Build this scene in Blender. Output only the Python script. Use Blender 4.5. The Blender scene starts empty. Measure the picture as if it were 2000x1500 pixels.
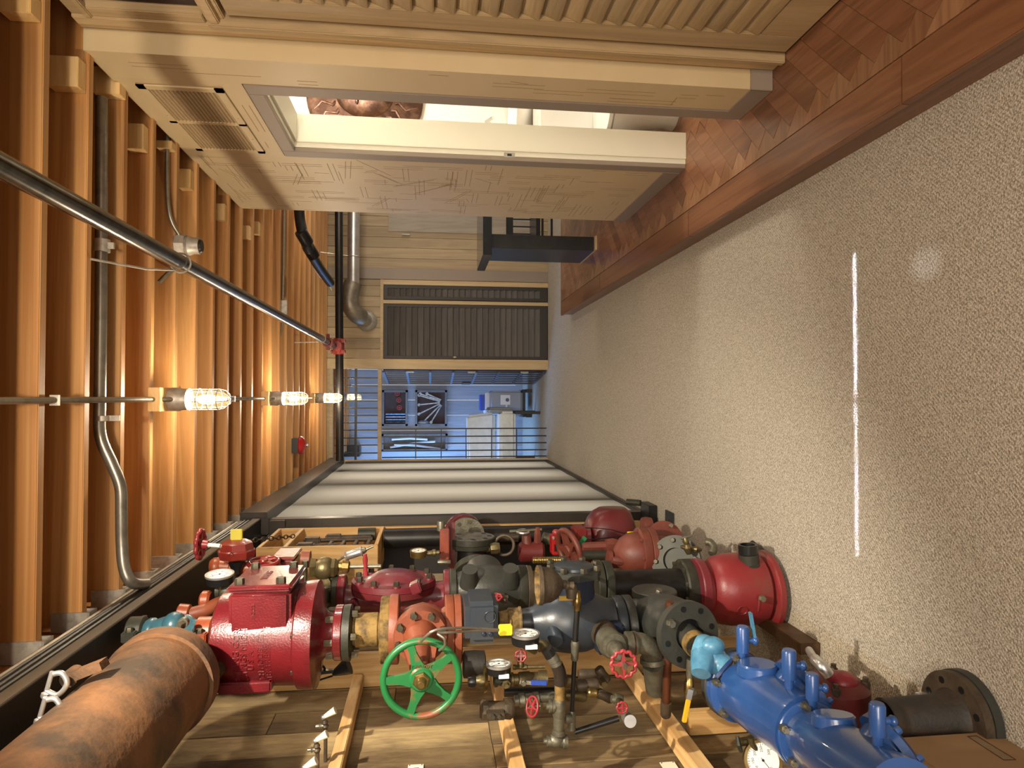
import bpy, bmesh, math, random
from mathutils import Vector, Matrix, Quaternion
random.seed(7)
S = bpy.context.scene
COL = S.collection
PI = math.pi
# ---------------------------------------------------------------- camera
F = 1326.0; H = 1.55
_p, _y, _r = .12105, .01953, .00331
FWD = Vector((math.sin(_y)*math.cos(_p), math.cos(_y)*math.cos(_p), -math.sin(_p)))
RT = FWD.cross(Vector((0, 0, 1))).normalized()
UP = RT.cross(FWD)
RT, UP = RT*math.cos(_r)+UP*math.sin(_r), UP*math.cos(_r)-RT*math.sin(_r)
CAM = Vector((0, 0, H))
cd = bpy.data.cameras.new('camera'); cam = bpy.data.objects.new('camera', cd); COL.objects.link(cam)
cd.sensor_fit = 'HORIZONTAL'; cd.sensor_width = 36; cd.lens = F/2000*36; cd.clip_end = 100; cd.clip_start = .05
m = Matrix((-UP, RT, -FWD)).transposed().to_4x4(); m.translation = CAM   # the photo was taken with the camera turned on its side
cam.matrix_world = m; S.camera = cam
# ---------------------------------------------------------------- world, light, exposure
wd = bpy.data.worlds.new('world'); S.world = wd; wd.use_nodes = True
wb = wd.node_tree.nodes['Background']; wb.inputs[0].default_value = (1.0, .95, .88, 1); wb.inputs[1].default_value = .9
S.view_settings.view_transform = 'Standard'; S.view_settings.look = 'None'; S.view_settings.gamma = 1
S.view_settings.use_curve_mapping = False; S.view_settings.exposure = .45
def light(kind, loc, energy, color, size=.1, rot=None, spot=None, sy=None, blend=.3):
    d = bpy.data.lights.new('light', kind); d.energy = energy; d.color = color
    if kind == 'AREA':
        d.shape = 'RECTANGLE'; d.size = size; d.size_y = sy or size
    else: d.shadow_soft_size = size
    if kind == 'SPOT': d.spot_size = spot; d.spot_blend = blend
    o = bpy.data.objects.new('light', d); COL.objects.link(o); o.location = loc
    if rot is not None: o.rotation_mode = 'QUATERNION'; o.rotation_quaternion = Vector(rot).to_track_quat('-Z', 'Y')
    return o
WARM = (1.0, .83, .61)
LAMP_Y = [-2.9, -.8, 1.31, 3.40, 5.51, 7.62, 9.75]
for ly in LAMP_Y: light('POINT', (-.012, ly, 2.63), 30 if ly < 9 else 10, WARM, .028)
light('AREA', (-1.9, 10.6, 1.7), 85, (.17, .44, 1.0), 1.5, rot=(1, -.12, -.3), sy=1.4)     # daylight window of the far room
light('AREA', (.2, -2.6, 2.2), 110, (1.0, .88, .74), 2.2, rot=(-.05, 1, -.25), sy=1.4)       # soft fill added behind the camera to brighten the carpet
light('POINT', (2.3, 3.5, 2.3), 42, (1.0, .93, .82), .12)                                    # washroom lamp
light('SPOT', (.35, -.3, 2.7), 150, (.85, .9, 1.0), .012, rot=(.421-.35, 1.957+.3, -2.7), spot=.038, blend=1)
light('POINT', (2.3, 6.6, 2.4), 22, (1.0, .85, .66), .15)                                    # hall lamp behind the cream wall
light('SPOT', (.1, 1.2, 2.7), 260, (1.0, .90, .74), .02, rot=(-.95, 1.5, -1.25), spot=1.35, blend=.7)  # track spot aimed at the valve wall

for ny in (8.42, 7.38, 6.13, 5.12): light('AREA', (-1.18, ny, 1.33), 3.3, (1.0, .95, .84), .5, rot=(1, 0, 0), sy=2.4)   # strip lights in the niche behind the screen
sl = light('AREA', (-.12, 2.317, 2.81), .20, (.85, .92, 1.0), 1.30, rot=(0, 0, -1), sy=.018); sl.data.spread = .004; sl.rotation_quaternion = (1, 0, 0, 0)   # sliver of daylight falling across the carpet
def at(px, py, Y=None, X=None, Z=None):
    d = FWD*F + RT*(750-py) - UP*(px-1000)
    if X is not None: t = (X-CAM.x)/d.x
    elif Y is not None: t = (Y-CAM.y)/d.y
    else: t = (Z-CAM.z)/d.z
    return CAM + d*t
def kk(p): return (p-CAM).dot(FWD)/F
# ---------------------------------------------------------------- materials
def lin(h):
    if isinstance(h, str): h = [int(h[i:i+2], 16) for i in (0, 2, 4)]
    r = []
    for c in h:
        c /= 255.; r.append(c/12.92 if c <= .04045 else ((c+.055)/1.055)**2.4)
    return (r[0], r[1], r[2], 1)
DK = [1.0, 0.0]      # tone of the cast-metal paints: darkening and greying (grime) of the valve collection
def dk(c):
    g = (c[0]+c[1]+c[2])/3; return tuple((x*(1-DK[1])+g*DK[1])*DK[0] for x in c[:3])+(1,)
def newmat(name):
    m = bpy.data.materials.new(name); m.use_nodes = True
    nt = m.node_tree; b = nt.nodes['Principled BSDF']
    return m, nt, b
def nd(nt, t, **k):
    n = nt.nodes.new(t)
    for a, v in k.items(): setattr(n, a, v)
    return n
def coords(nt, scale=(1, 1, 1), rnd=True):
    tc = nd(nt, 'ShaderNodeTexCoord'); mp = nd(nt, 'ShaderNodeMapping'); mp.inputs['Scale'].default_value = scale
    if rnd:
        oi = nd(nt, 'ShaderNodeObjectInfo'); mu = nd(nt, 'ShaderNodeVectorMath', operation='SCALE')
        cx = nd(nt, 'ShaderNodeCombineXYZ')
        for i in range(3): nt.links.new(oi.outputs['Random'], cx.inputs[i])
        nt.links.new(cx.outputs[0], mu.inputs[0]); mu.inputs['Scale'].default_value = 37.3
        ad = nd(nt, 'ShaderNodeVectorMath', operation='ADD')
        nt.links.new(tc.outputs['Object'], ad.inputs[0]); nt.links.new(mu.outputs[0], ad.inputs[1])
        nt.links.new(ad.outputs[0], mp.inputs[0])
    else: nt.links.new(tc.outputs['Object'], mp.inputs[0])
    return mp.outputs[0]
def ramp(nt, fac, stops):
    r = nd(nt, 'ShaderNodeValToRGB'); nt.links.new(fac, r.inputs[0])
    e = r.color_ramp.elements
    while len(e) < len(stops): e.new(.5)
    for x, (p, c) in zip(e, stops): x.position = p; x.color = c
    return r.outputs[0]
def noise(nt, vec, scale, detail=4, rough=.55, dist=0):
    n = nd(nt, 'ShaderNodeTexNoise'); nt.links.new(vec, n.inputs['Vector'])
    n.inputs['Scale'].default_value = scale; n.inputs['Detail'].default_value = detail
    n.inputs['Roughness'].default_value = rough; n.inputs['Distortion'].default_value = dist
    return n.outputs['Fac']
def bump(nt, b, h, st, dist=.01):
    n = nd(nt, 'ShaderNodeBump'); n.inputs['Strength'].default_value = st; n.inputs['Distance'].default_value = dist
    nt.links.new(h, n.inputs['Height']); nt.links.new(n.outputs[0], b.inputs['Normal'])
def paint(name, c, c2=None, rough=.4, metal=0, sc=14, lo=.45, hi=.65, bs=.12, bsc=90, coat=0, var=.08):
    """painted or bare metal: c with patches of c2 (dirt, chips, rust)"""
    m, nt, b = newmat(name); v = coords(nt)
    c = dk(lin(c)); c2 = dk(lin(c2)) if c2 else tuple(x*(1-var*2) for x in c[:3])+(1,)
    n = noise(nt, v, sc, 8, .65)
    nt.links.new(ramp(nt, n, [(lo, c), (hi, c2)]), b.inputs['Base Color'])
    b.inputs['Roughness'].default_value = rough; b.inputs['Metallic'].default_value = metal
    b.inputs['Coat Weight'].default_value = coat
    if bs: bump(nt, b, noise(nt, v, bsc, 3), bs, .004)
    return m
def wood(name, c1, c2, ax='z', sc=9, rough=.6, knots=.0, st=.14, bs=.15, dark=None):
    m, nt, b = newmat(name)
    s = [1, 1, 1]; s['xyz'.index(ax)] = st*.5
    v = coords(nt, s)
    n = noise(nt, v, sc, 6, .6, 1.2)
    w = nd(nt, 'ShaderNodeMath', operation='MULTIPLY'); nt.links.new(n, w.inputs[0]); w.inputs[1].default_value = 9
    fr = nd(nt, 'ShaderNodeMath', operation='PINGPONG'); nt.links.new(w.outputs[0], fr.inputs[0]); fr.inputs[1].default_value = 1
    fine = noise(nt, v, sc*9, 3, .6)
    mx = nd(nt, 'ShaderNodeMix'); mx.inputs[0].default_value = .5
    nt.links.new(fr.outputs[0], mx.inputs[2]); nt.links.new(fine, mx.inputs[3])
    c1 = lin(c1); c2 = lin(c2)
    col = ramp(nt, mx.outputs[0], [(.25, c1), (.75, c2)])
    # board-to-board variation
    oi = nd(nt, 'ShaderNodeObjectInfo'); hs = nd(nt, 'ShaderNodeHueSaturation')
    mr = nd(nt, 'ShaderNodeMapRange'); nt.links.new(oi.outputs['Random'], mr.inputs[0]); mr.inputs[3].default_value = .84; mr.inputs[4].default_value = 1.14
    nt.links.new(mr.outputs[0], hs.inputs['Value']); nt.links.new(col, hs.inputs['Color'])
    out = hs.outputs[0]
    if knots:
        v2 = coords(nt, [.45 if i == 'xyz'.index(ax) else 1 for i in range(3)])
        vo = nd(nt, 'ShaderNodeTexVoronoi'); nt.links.new(v2, vo.inputs['Vector']); vo.inputs['Scale'].default_value = 3.2
        kf = ramp(nt, vo.outputs['Distance'], [(knots*.5, (1, 1, 1, 1)), (knots, (0, 0, 0, 1))])
        mk = nd(nt, 'ShaderNodeMix', data_type='RGBA'); nt.links.new(kf, mk.inputs[0]); nt.links.new(out, mk.inputs[6])
        mk.inputs[7].default_value = lin(dark or '3a1f10'); out = mk.outputs[2]
    nt.links.new(out, b.inputs['Base Color'])
    b.inputs['Roughness'].default_value = rough
    bump(nt, b, mx.outputs[0], bs, .004)
    return m
def plain(name, c, rough=.5, metal=0, emit=0, alpha=None, trans=0):
    m, nt, b = newmat(name); b.inputs['Base Color'].default_value = lin(c)
    b.inputs['Roughness'].default_value = rough; b.inputs['Metallic'].default_value = metal
    if emit: b.inputs['Emission Color'].default_value = lin(c); b.inputs['Emission Strength'].default_value = emit
    if trans: b.inputs['Transmission Weight'].default_value = trans
    return m
def weather(name, c1, c2, c3):
    """old plank: long soft streaks, blotches of dark stain, fine grain"""
    m, nt, b = newmat(name); v = coords(nt, (1, 1, .16)); v3 = coords(nt, (1, 1, .45))
    n = noise(nt, v, 7, 7, .7, .6); n2 = noise(nt, v3, 3.2, 5, .6); fine = noise(nt, v, 70, 3, .7)
    mx = nd(nt, 'ShaderNodeMix'); mx.inputs[0].default_value = .28; nt.links.new(n, mx.inputs[2]); nt.links.new(fine, mx.inputs[3])
    col = ramp(nt, mx.outputs[0], [(.34, lin(c1)), (.62, lin(c2))])
    mm = nd(nt, 'ShaderNodeMix', data_type='RGBA'); nt.links.new(ramp(nt, n2, [(.5, (0, 0, 0, 1)), (.68, (.85, .85, .85, 1))]), mm.inputs[0])
    nt.links.new(col, mm.inputs[6]); mm.inputs[7].default_value = lin(c3)
    oi = nd(nt, 'ShaderNodeObjectInfo'); hs = nd(nt, 'ShaderNodeHueSaturation'); mr = nd(nt, 'ShaderNodeMapRange'); nt.links.new(oi.outputs['Random'], mr.inputs[0]); mr.inputs[3].default_value = .72; mr.inputs[4].default_value = 1.25
    nt.links.new(mr.outputs[0], hs.inputs['Value']); nt.links.new(mm.outputs[2], hs.inputs['Color']); nt.links.new(hs.outputs[0], b.inputs['Base Color'])
    b.inputs['Roughness'].default_value = .85; bump(nt, b, mx.outputs[0], .6, .006); return m
# ---------------------------------------------------------------- mesh building
class MB:
    def __init__(s): s.v = []; s.f = []
    def add(s, vs, fs):
        o = len(s.v); s.v += [Vector(v) for v in vs]; s.f += [tuple(i+o for i in f) for f in fs]; return s
    def box(s, lo, hi, bev=0):
        x0, y0, z0 = [min(a, b) for a, b in zip(lo, hi)]; x1, y1, z1 = [max(a, b) for a, b in zip(lo, hi)]
        return s.add([(x0,y0,z0),(x1,y0,z0),(x1,y1,z0),(x0,y1,z0),(x0,y0,z1),(x1,y0,z1),(x1,y1,z1),(x0,y1,z1)],
                     [(0,3,2,1),(4,5,6,7),(0,1,5,4),(1,2,6,5),(2,3,7,6),(3,0,4,7)])
    def obox(s, c, ax, ay, az):      # oriented box, half vectors
        c = Vector(c); vs = [c+ax*i+ay*j+az*k for k in (-1, 1) for j in (-1, 1) for i in (-1, 1)]
        return s.add(vs, [(0,2,3,1),(4,5,7,6),(0,1,5,4),(1,3,7,5),(3,2,6,7),(2,0,4,6)])
    def beam(s, a, b, w, h, up=(0, 0, 1)):   # bar from a to b, w across, h along up
        a = Vector(a); b = Vector(b); d = (b-a); u = Vector(up); sd = d.cross(u).normalized(); u = sd.cross(d).normalized()
        return s.obox((a+b)/2, d/2, sd*w/2, u*h/2)
    def prism(s, poly, ext):         # planar polygon extruded by vector ext
        n = len(poly); poly = [Vector(p) for p in poly]; e = Vector(ext)
        vs = poly+[p+e for p in poly]
        return s.add(vs, [tuple(range(n-1, -1, -1)), tuple(range(n, 2*n))]+[(i, (i+1) % n, (i+1) % n+n, i+n) for i in range(n)])
    def lathe(s, A, B, prof, seg=28, cap=True):
        """surface of revolution about A->B; prof = [(t 0..1, radius)]"""
        A = Vector(A); B = Vector(B); d = B-A; n = d.normalized()
        q = n.orthogonal().normalized(); r = n.cross(q); vs = []; fs = []
        for t, rad in prof:
            for i in range(seg):
                a = 2*PI*i/seg; vs.append(A+d*t+(q*math.cos(a)+r*math.sin(a))*max(rad, 1e-4))
        for j in range(len(prof)-1):
            for i in range(seg):
                k = (i+1) % seg; fs.append((j*seg+i, j*seg+k, (j+1)*seg+k, (j+1)*seg+i))
        if cap: fs.append(tuple(range(seg-1, -1, -1))); fs.append(tuple((len(prof)-1)*seg+i for i in range(seg)))
        return s.add(vs, fs)
    def cyl(s, A, B, r, seg=20, r2=None): return s.lathe(A, B, [(0, r), (1, r if r2 is None else r2)], seg)
    def ring(s, A, B, ro, ri, seg=32): return s.lathe(A, B, [(0, ri), (0, ro), (1, ro), (1, ri), (0, ri)], seg, cap=False)
    def tube(s, pts, r, seg=10, closed=False):
        pts = [Vector(p) for p in pts]; n = len(pts); vs = []; fs = []; q = None
        rs = r if isinstance(r, (list, tuple)) else [r]*n
        for i, p in enumerate(pts):
            if closed: d = (pts[(i+1) % n]-pts[i-1]).normalized()
            else: d = (pts[min(i+1, n-1)]-pts[max(i-1, 0)]).normalized()
            if q is None: q = d.orthogonal().normalized()
            q = (q-d*q.dot(d)).normalized(); w = d.cross(q)
            for k in range(seg):
                a = 2*PI*k/seg; vs.append(p+(q*math.cos(a)+w*math.sin(a))*rs[i])
        for j in range(n if closed else n-1):
            j2 = (j+1) % n
            for k in range(seg):
                k2 = (k+1) % seg; fs.append((j*seg+k, j*seg+k2, j2*seg+k2, j2*seg+k))
        if not closed: fs.append(tuple(range(seg-1, -1, -1))); fs.append(tuple((n-1)*seg+i for i in range(seg)))
        return s.add(vs, fs)
    def torus(s, c, ax, R, r, seg=36, sr=10, sx=1):
        ax = Vector(ax).normalized(); q = ax.orthogonal().normalized(); w = ax.cross(q)
        return s.tube([Vector(c)+(q*math.cos(2*PI*i/seg)+w*math.sin(2*PI*i/seg))*R for i in range(seg)], r, sr, closed=True)
    def ell(s, c, rx, ry, rz, seg=20, rings=12, ax=None):   # ellipsoid, axes vectors or radii
        c = Vector(c); X, Y, Z = ax or (Vector((rx, 0, 0)), Vector((0, ry, 0)), Vector((0, 0, rz))); vs = []; fs = []
        for j in range(rings+1):
            t = PI*j/rings
            for i in range(seg):
                a = 2*PI*i/seg; vs.append(c+X*math.sin(t)*math.cos(a)+Y*math.sin(t)*math.sin(a)+Z*math.cos(t))
        for j in range(rings):
            for i in range(seg):
                k = (i+1) % seg; fs.append((j*seg+i, (j+1)*seg+i, (j+1)*seg+k, j*seg+k))
        return s.add(vs, fs)
    def hexa(s, A, B, r): return s.lathe(A, B, [(0, r), (.8, r), (1, r*.86)], 6)
    def build(s, name, mat, parent=None, bevel=0, seg=2, smooth=40, label=None):
        me = bpy.data.meshes.new(name); lo = [min(v[i] for v in s.v) for i in range(3)]; hi = [max(v[i] for v in s.v) for i in range(3)]
        c = Vector([(a+b)/2 for a, b in zip(lo, hi)])
        me.from_pydata([tuple(v-c) for v in s.v], [], s.f); me.update()
        bm = bmesh.new(); bm.from_mesh(me); bmesh.ops.remove_doubles(bm, verts=bm.verts, dist=1e-5)
        bmesh.ops.recalc_face_normals(bm, faces=bm.faces)
        if bevel:
            ed = [e for e in bm.edges if len(e.link_faces) == 2 and e.calc_face_angle(0) > .6]
            bmesh.ops.bevel(bm, geom=ed, offset=bevel, segments=seg, affect='EDGES', clamp_overlap=True)
        bm.to_mesh(me); bm.free()
        me.polygons.foreach_set('use_smooth', [True]*len(me.polygons))
        me.set_sharp_from_angle(angle=math.radians(smooth))
        me.materials.append(mat)
        o = bpy.data.objects.new(name, me); COL.objects.link(o)
        # parents sit at the origin until finish() moves them, so a part's location is simply its centre
        o.location = c
        if parent is not None:
            o.parent = parent
            if parent.get('_c'): o.location = c-Vector(parent['_c'])
        o['_c'] = list(c)
        if label: o['label'] = label
        return o
ROOTS = []
def thing(name, label, cat, group=None):
    o = bpy.data.objects.new(name, None); COL.objects.link(o); o.empty_display_size = .05
    o['label'] = label; o['category'] = cat
    if group: o['group'] = group
    ROOTS.append(o); return o
def tag(o, label, cat, group=None, kind=None):
    o['label'] = label; o['category'] = cat
    if group: o['group'] = group
    if kind: o['kind'] = kind
    return o
def struct(o): o['kind'] = 'structure'; return o
def sroot(name):
    o = bpy.data.objects.new(name, None); COL.objects.link(o); o['kind'] = 'structure'; ROOTS.append(o); return o
def kids(o): return [c for c in COL.objects if c.parent == o]
def finish():
    bpy.context.view_layer.update()
    for r in ROOTS:
        ch = [c for c in COL.objects if c.parent == r]
        if not ch: continue
        lo = Vector((1e9,)*3); hi = Vector((-1e9,)*3)
        for c in ch:
            for k in c.bound_box:
                w = c.location+Vector(k)
                for i in range(3): lo[i] = min(lo[i], w[i]); hi[i] = max(hi[i], w[i])
        base = Vector(((lo.x+hi.x)/2, (lo.y+hi.y)/2, lo.z)); r.location = base
        for c in ch: c.location = c.location-base
    for o in COL.objects:
        if '_c' in o: del o['_c']
def B(lo, hi, name, mat, parent=None, bevel=0, **k): return MB().box(lo, hi).build(name, mat, parent, bevel=bevel, **k)
# ---------------------------------------------------------------- shared materials
M = {}
M["joist"] = wood("fir_joist", "a8743f", "c09058", "x", 6, .55, knots=.022, st=.06, dark="5a2a0c")
M['joist2'] = wood('fir_joist_red', '9a6433', 'b88045', 'x', 7, .55, knots=.05, dark='5a2a0c')
M['pine'] = wood('pine_block', 'd8b070', 'e6c48c', 'x', 9, .6)
M['pine_z'] = wood('pine_upright', 'c79a5c', 'd9b276', 'z', 8, .6, knots=.04)
M['pine_y'] = wood('pine_rail', 'c89c62', 'e0bb82', 'y', 8, .6, knots=.035)
M['deck'] = wood('subfloor_boards', '6b3a18', '7d4a22', 'y', 5, .8)
M['weathered'] = weather('weathered_plank', '54402b', '8f7850', '2e2115')
M['weathered2'] = weather('weathered_plank_grey', '6e5b42', 'ab9468', '3a2b1c')
M['panel'] = wood('knotty_panel_board', '9a8668', 'ab9674', 'z', 6, .6, knots=.03, dark='6b543a')
M['panel_trim'] = wood('pale_wood_trim', 'b09870', 'bfa880', 'z', 6, .55)
M['taupe'] = plain('taupe_trim_paint', '8d7f70', .5)
M['cream'] = paint('cream_wall_panel', 'c8b38c', 'bfa980', .45, 0, 3, .3, .8, .05, 60)
M['groove'] = plain('carved_groove', '94795a', .7)
M['louver'] = wood('oak_louver', 'a08760', 'b39b72', 'y', 10, .5, bs=.25)
M['oakframe'] = wood('oak_frame', 'a58c66', 'b49a72', 'z', 9, .5)
M['darklouver'] = wood('dark_louver', '3c3834', '4a4540', 'x', 10, .5)
M['darkframe'] = plain('dark_frame_stain', '2c2824', .5)
M['white'] = plain('white_jamb_paint', 'e6e2cf', .4)
M['whiteroom'] = plain('washroom_white', 'f2f0e8', .5)
M['porcelain'] = plain('porcelain', 'f4f3ee', .12)
M['walnut'] = wood('walnut_floor_plank', '86502c', 'a46a3e', 'y', 8, .32, st=.1, bs=.06)
M['walnut_e'] = wood('walnut_nosing', '6c4630', '82583c', 'y', 8, .3, st=.1, bs=.05)
M['blacksteel'] = paint('black_beam_paint', '1d1a17', '26211c', .5, .1, 6)
M['beamedge'] = paint('lit_beam_edge', '5e5344', '544a3c', .55, .1, 6)  # lamplight on the black beam's flange edge, put into its colour
M['cable'] = plain('dark_cable_sheath', '2b2720', .45)
M['emt'] = paint('galvanised_conduit', '9a9486', '8b8576', .35, .75, 20, bs=.03)
M['galv'] = paint('galvanised_sheet', 'b4aea2', '9a948a', .5, .45, 30, bs=.05)
M['steelpipe'] = paint('bright_steel_pipe', '5d5850', '3d3a35', .22, .9, 12, bs=.02)
M['black'] = plain('black_paint', '141414', .4)
M['blackpipe'] = paint('black_iron_pipe', '1c1b1b', '262320', .4, .3, 12, bs=.05)
M['silver'] = paint('bright_duct', 'd5d5d2', 'c0c0bd', .3, .85, 8, bs=.03)
M['sleeve'] = paint('duct_sleeve_foil', '8f8676', '776e5f', .45, .6, 10, bs=.4, bsc=30)
M['housing'] = paint('bronze_housing', '3f3a34', '38332d', .4, .4, 4, bs=.02)
M['shade'] = plain('grey_shade_cloth', 'b8ae9c', .42)
M['glassdark'] = plain('reeded_dark_glass', '3a302a', .18)
# carpet: loops in rows
def carpet(name, c1, c2, rot, rows):
    m, nt, b = newmat(name); tc = nd(nt, 'ShaderNodeTexCoord'); mp = nd(nt, 'ShaderNodeMapping')
    mp.inputs['Rotation'].default_value = (0, 0, rot); nt.links.new(tc.outputs['Object'], mp.inputs[0]); v = mp.outputs[0]
    w = nd(nt, 'ShaderNodeTexWave'); nt.links.new(v, w.inputs['Vector']); w.inputs['Scale'].default_value = rows
    w.inputs['Distortion'].default_value = .8; w.inputs['Detail'].default_value = 3; w.inputs['Detail Scale'].default_value = 4
    vo = nd(nt, 'ShaderNodeTexVoronoi'); nt.links.new(v, vo.inputs['Vector']); vo.inputs['Scale'].default_value = 190
    n2 = noise(nt, v, 115, 3, .7)
    s1 = nd(nt, 'ShaderNodeMath', operation='MULTIPLY_ADD'); nt.links.new(w.outputs['Fac'], s1.inputs[0]); s1.inputs[1].default_value = .14; nt.links.new(n2, s1.inputs[2])
    s2 = nd(nt, 'ShaderNodeMath', operation='SUBTRACT'); nt.links.new(s1.outputs[0], s2.inputs[0])
    k = nd(nt, 'ShaderNodeMath', operation='MULTIPLY'); nt.links.new(vo.outputs['Distance'], k.inputs[0]); k.inputs[1].default_value = .55; nt.links.new(k.outputs[0], s2.inputs[1])
    nt.links.new(ramp(nt, s2.outputs[0], [(.08, lin(c1)), (.60, lin(c2))]), b.inputs['Base Color'])
    b.inputs['Roughness'].default_value = .95; b.inputs['Specular IOR Level'].default_value = .1
    bump(nt, b, s2.outputs[0], .8, .005); return m
M['carpet'] = carpet('loop_carpet', '8b8374', 'd0c8ba', .75, 30)
M['carpet2'] = carpet('loop_carpet_border', '877c6a', 'd2c6b0', 1.95, 36)
# ================================================================ SETTING
XW = -1.36       # plank wall
YF = 8.827       # far wall
ZC = 2.83        # underside of joists
fl = struct(B((-1.6, -3.2, -.1), (3.6, 12.2, 0), 'floor', M['carpet']))
B((-1.36, -3.2, 0), (-.917, 8.8, .003), 'carpet_border', M['carpet2'], fl)
ce = struct(B((-1.7, -3.2, 3.08), (3.6, 12.2, 3.12), 'ceiling', M['deck']))
# joists as parts of the ceiling
def joist_mesh():
    return MB().box((-.85, -.02, ZC), (3.5, .02, 3.08))
j0 = joist_mesh().build('joist', M['joist'], ce, bevel=.003)
jy0 = 2.432; js = .3003
first = True
for i in range(-16, 31):
    y = jy0 + i*js
    if y > 11.9: break
    o = j0 if first else j0.copy()
    if not first: COL.objects.link(o)
    first = False
    o.location = Vector((1.325, y, 2.955))-Vector(ce['_c'])
h0 = MB().box((-.872, -.03, 2.80), (-.80, -.021, 2.93)).box((-.872, .021, 2.80), (-.80, .03, 2.93)).box((-.872, -.03, 2.797), (-.80, .03, 2.803)).build('joist_hanger', M['galv'], ce)
first = True
for i in range(-6, 21):
    o = h0 if first else h0.copy()
    if not first: COL.objects.link(o)
    first = False; o.location = Vector((-.836, jy0+i*js, 2.865))-Vector(ce['_c'])
B((-.93, -3, 2.80), (-.874, 8.8, 3.08), 'ledger_board', M['joist2'], ce)
# blocks nailed between the joists near the cream wall
def block_on_joist(px0, py0, px1, py1):
    """pale block whose face is seen in this photo rectangle; it stands just in front of the joist behind it"""
    a = at((px0+px1)/2, (py0+py1)/2, Z=2.90); n = round((a.y-(jy0-.02))/js); Y = jy0+n*js-.022
    p, q = at(px0, py0, Y=Y), at(px1, py1, Y=Y)
    B((p.x, Y-.06, min(p.z, q.z)), (q.x, Y, min(max(p.z, q.z), 3.07)), 'joist_block', M['pine'], ce, bevel=.002)
for b_ in [(20, 0, 80, 45), (108, 122, 168, 183), (196, 142, 246, 196), (256, 250, 290, 300), (314, 282, 344, 298), (356, 336, 379, 374), (424, 402, 444, 434), (476, 444, 491, 470), (498, 436, 509, 461), (517, 480, 531, 508), (535, 471, 545, 494), (576, 492, 584, 514), (588, 483, 592, 500)]:
    block_on_joist(*b_)
# steel beam over the valve wall (runs away from the camera)
bs_ = sroot('trim_1')
B((-1.04, -3, 2.65), (-.805, 4.72, 2.665), 'beam_flange', M['blacksteel'], bs_)
B((-.815, -3, 2.652), (-.800, 4.72, 2.70), 'beam_edge', M['beamedge'], bs_, bevel=.002)
B((-1.0, -3, 2.665), (-.90, 4.72, 3.05), 'beam_web', M['blacksteel'], bs_)
# cables along the beam
for i, (x, z, r) in enumerate([(-.806, 2.716, .009), (-.808, 2.738, .009), (-.811, 2.760, .009), (-.816, 2.784, .011)]):
    pts = [(x+.002*math.sin(k*1.3+i*2), -3+k*.4, z+.0015*math.sin(k*.9+i)) for k in range(20)]
    pts = [p for p in pts if p[1] < 4.7]
    o = MB().tube(pts, r, 8).build('cable', M['cable'] if i < 3 else M['emt'], None)
    tag(o, ['lowest black cable lying along the steel beam', 'second black cable from the bottom along the steel beam', 'third black cable from the bottom along the steel beam', 'thick grey conduit running above the black cables on the beam'][i], 'cable' if i < 3 else 'conduit')
# left wall: vertical weathered planks
wl = sroot('wall_left')
B((XW-.14, -3.2, 0), (XW-.03, 9.0, 3.08), 'wall_backing', M['deck'], wl)
y = -1.2; k = 0
while y < 4.75:
    w = random.uniform(.13, .20)
    if y+w > 4.75: w = 4.75-y
    z0 = 0.0
    while z0 < 2.95:
        z1 = min(z0+random.choice([.9, 1.3, 1.7, 2.2]), 3.0)
        if 3.0-z1 < .3: z1 = 3.0
        B((XW-.03, y+.002, z0+.001), (XW+random.uniform(-.004, .006), y+w-.002, z1-.001), 'plank', M[random.choice(['weathered', 'weathered2', 'weathered'])], wl, bevel=.0015, seg=1)
        z0 = z1
    y += w; k += 1
# baseboard plank along the plank wall bottom
# far wall and the frame of its openings
wf = sroot('wall_back')
def fx(py): return at(1000, py, Y=YF).x
def fz(px, py=800): return at(px, py, Y=YF).z
XO1 = fx(722); XO0 = fx(895.5); ZH = fz(742); 
B((XO1, YF+.03, 0), (3.6, YF+.15, 3.08), 'wall_core', M['deck'], wf)
B((-1.5, YF+.0, 0), (XO0-.03, YF+.15, 3.08), 'wall_core', M['panel'], wf)
ys = [703]+[703-18.6*i for i in range(1, 9)]
def boards(x0, x1, z0, z1, w=.135):
    x = x0
    while x < x1-.01:
        e = min(x+w, x1); B((x+.0015, YF, z0), (e-.0015, YF+.03, z1), 'panel_board', M['panel'], wf, bevel=.002, seg=1); x = e
boards(fx(551), fx(704), fz(744), 2.98) if fx(551) < fx(704) else boards(fx(704), fx(551), fz(744), 2.98)
boards(fx(530), fx(530)+1.9, 0, 2.98)
B((fx(551), YF-.02, 0), (fx(530), YF+.03, 2.98), 'corner_trim', M['taupe'], wf, bevel=.003)
B((fx(722), YF-.03, 0), (fx(703), YF+.04, 2.98), 'door_post', M['panel_trim'], wf, bevel=.003)
B((fx(703), YF-.012, fz(748)), (fx(551), YF+.03, fz(742)), 'door_header', M['panel_trim'], wf, bevel=.002)
B((fx(561), YF-.012, 0), (fx(551.5), YF+.03, fz(748)), 'door_jamb', M['panel_trim'], wf, bevel=.002)
B((fx(597), YF-.012, 0), (fx(590), YF+.03, fz(748)), 'door_jamb', M['panel_trim'], wf, bevel=.002)
B((XO0, YF-.02, fz(745)), (XO1, YF+.06, fz(738)), 'transom_bar', M['panel_trim'], wf, bevel=.002)
B((XO0-.04, YF-.02, 0), (XO0, YF+.06, 2.80), 'door_jamb', M['panel_trim'], wf, bevel=.002)
B((XO0-.04, YF-.02, fz(650)), (XO1+.1, YF+.06, fz(644)), 'door_header', M['panel_trim'], wf, bevel=.002)
B((-1.5, YF, fz(644)), (XO1, YF+.1, 3.08), 'wall_core', M['panel'], wf)
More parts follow.
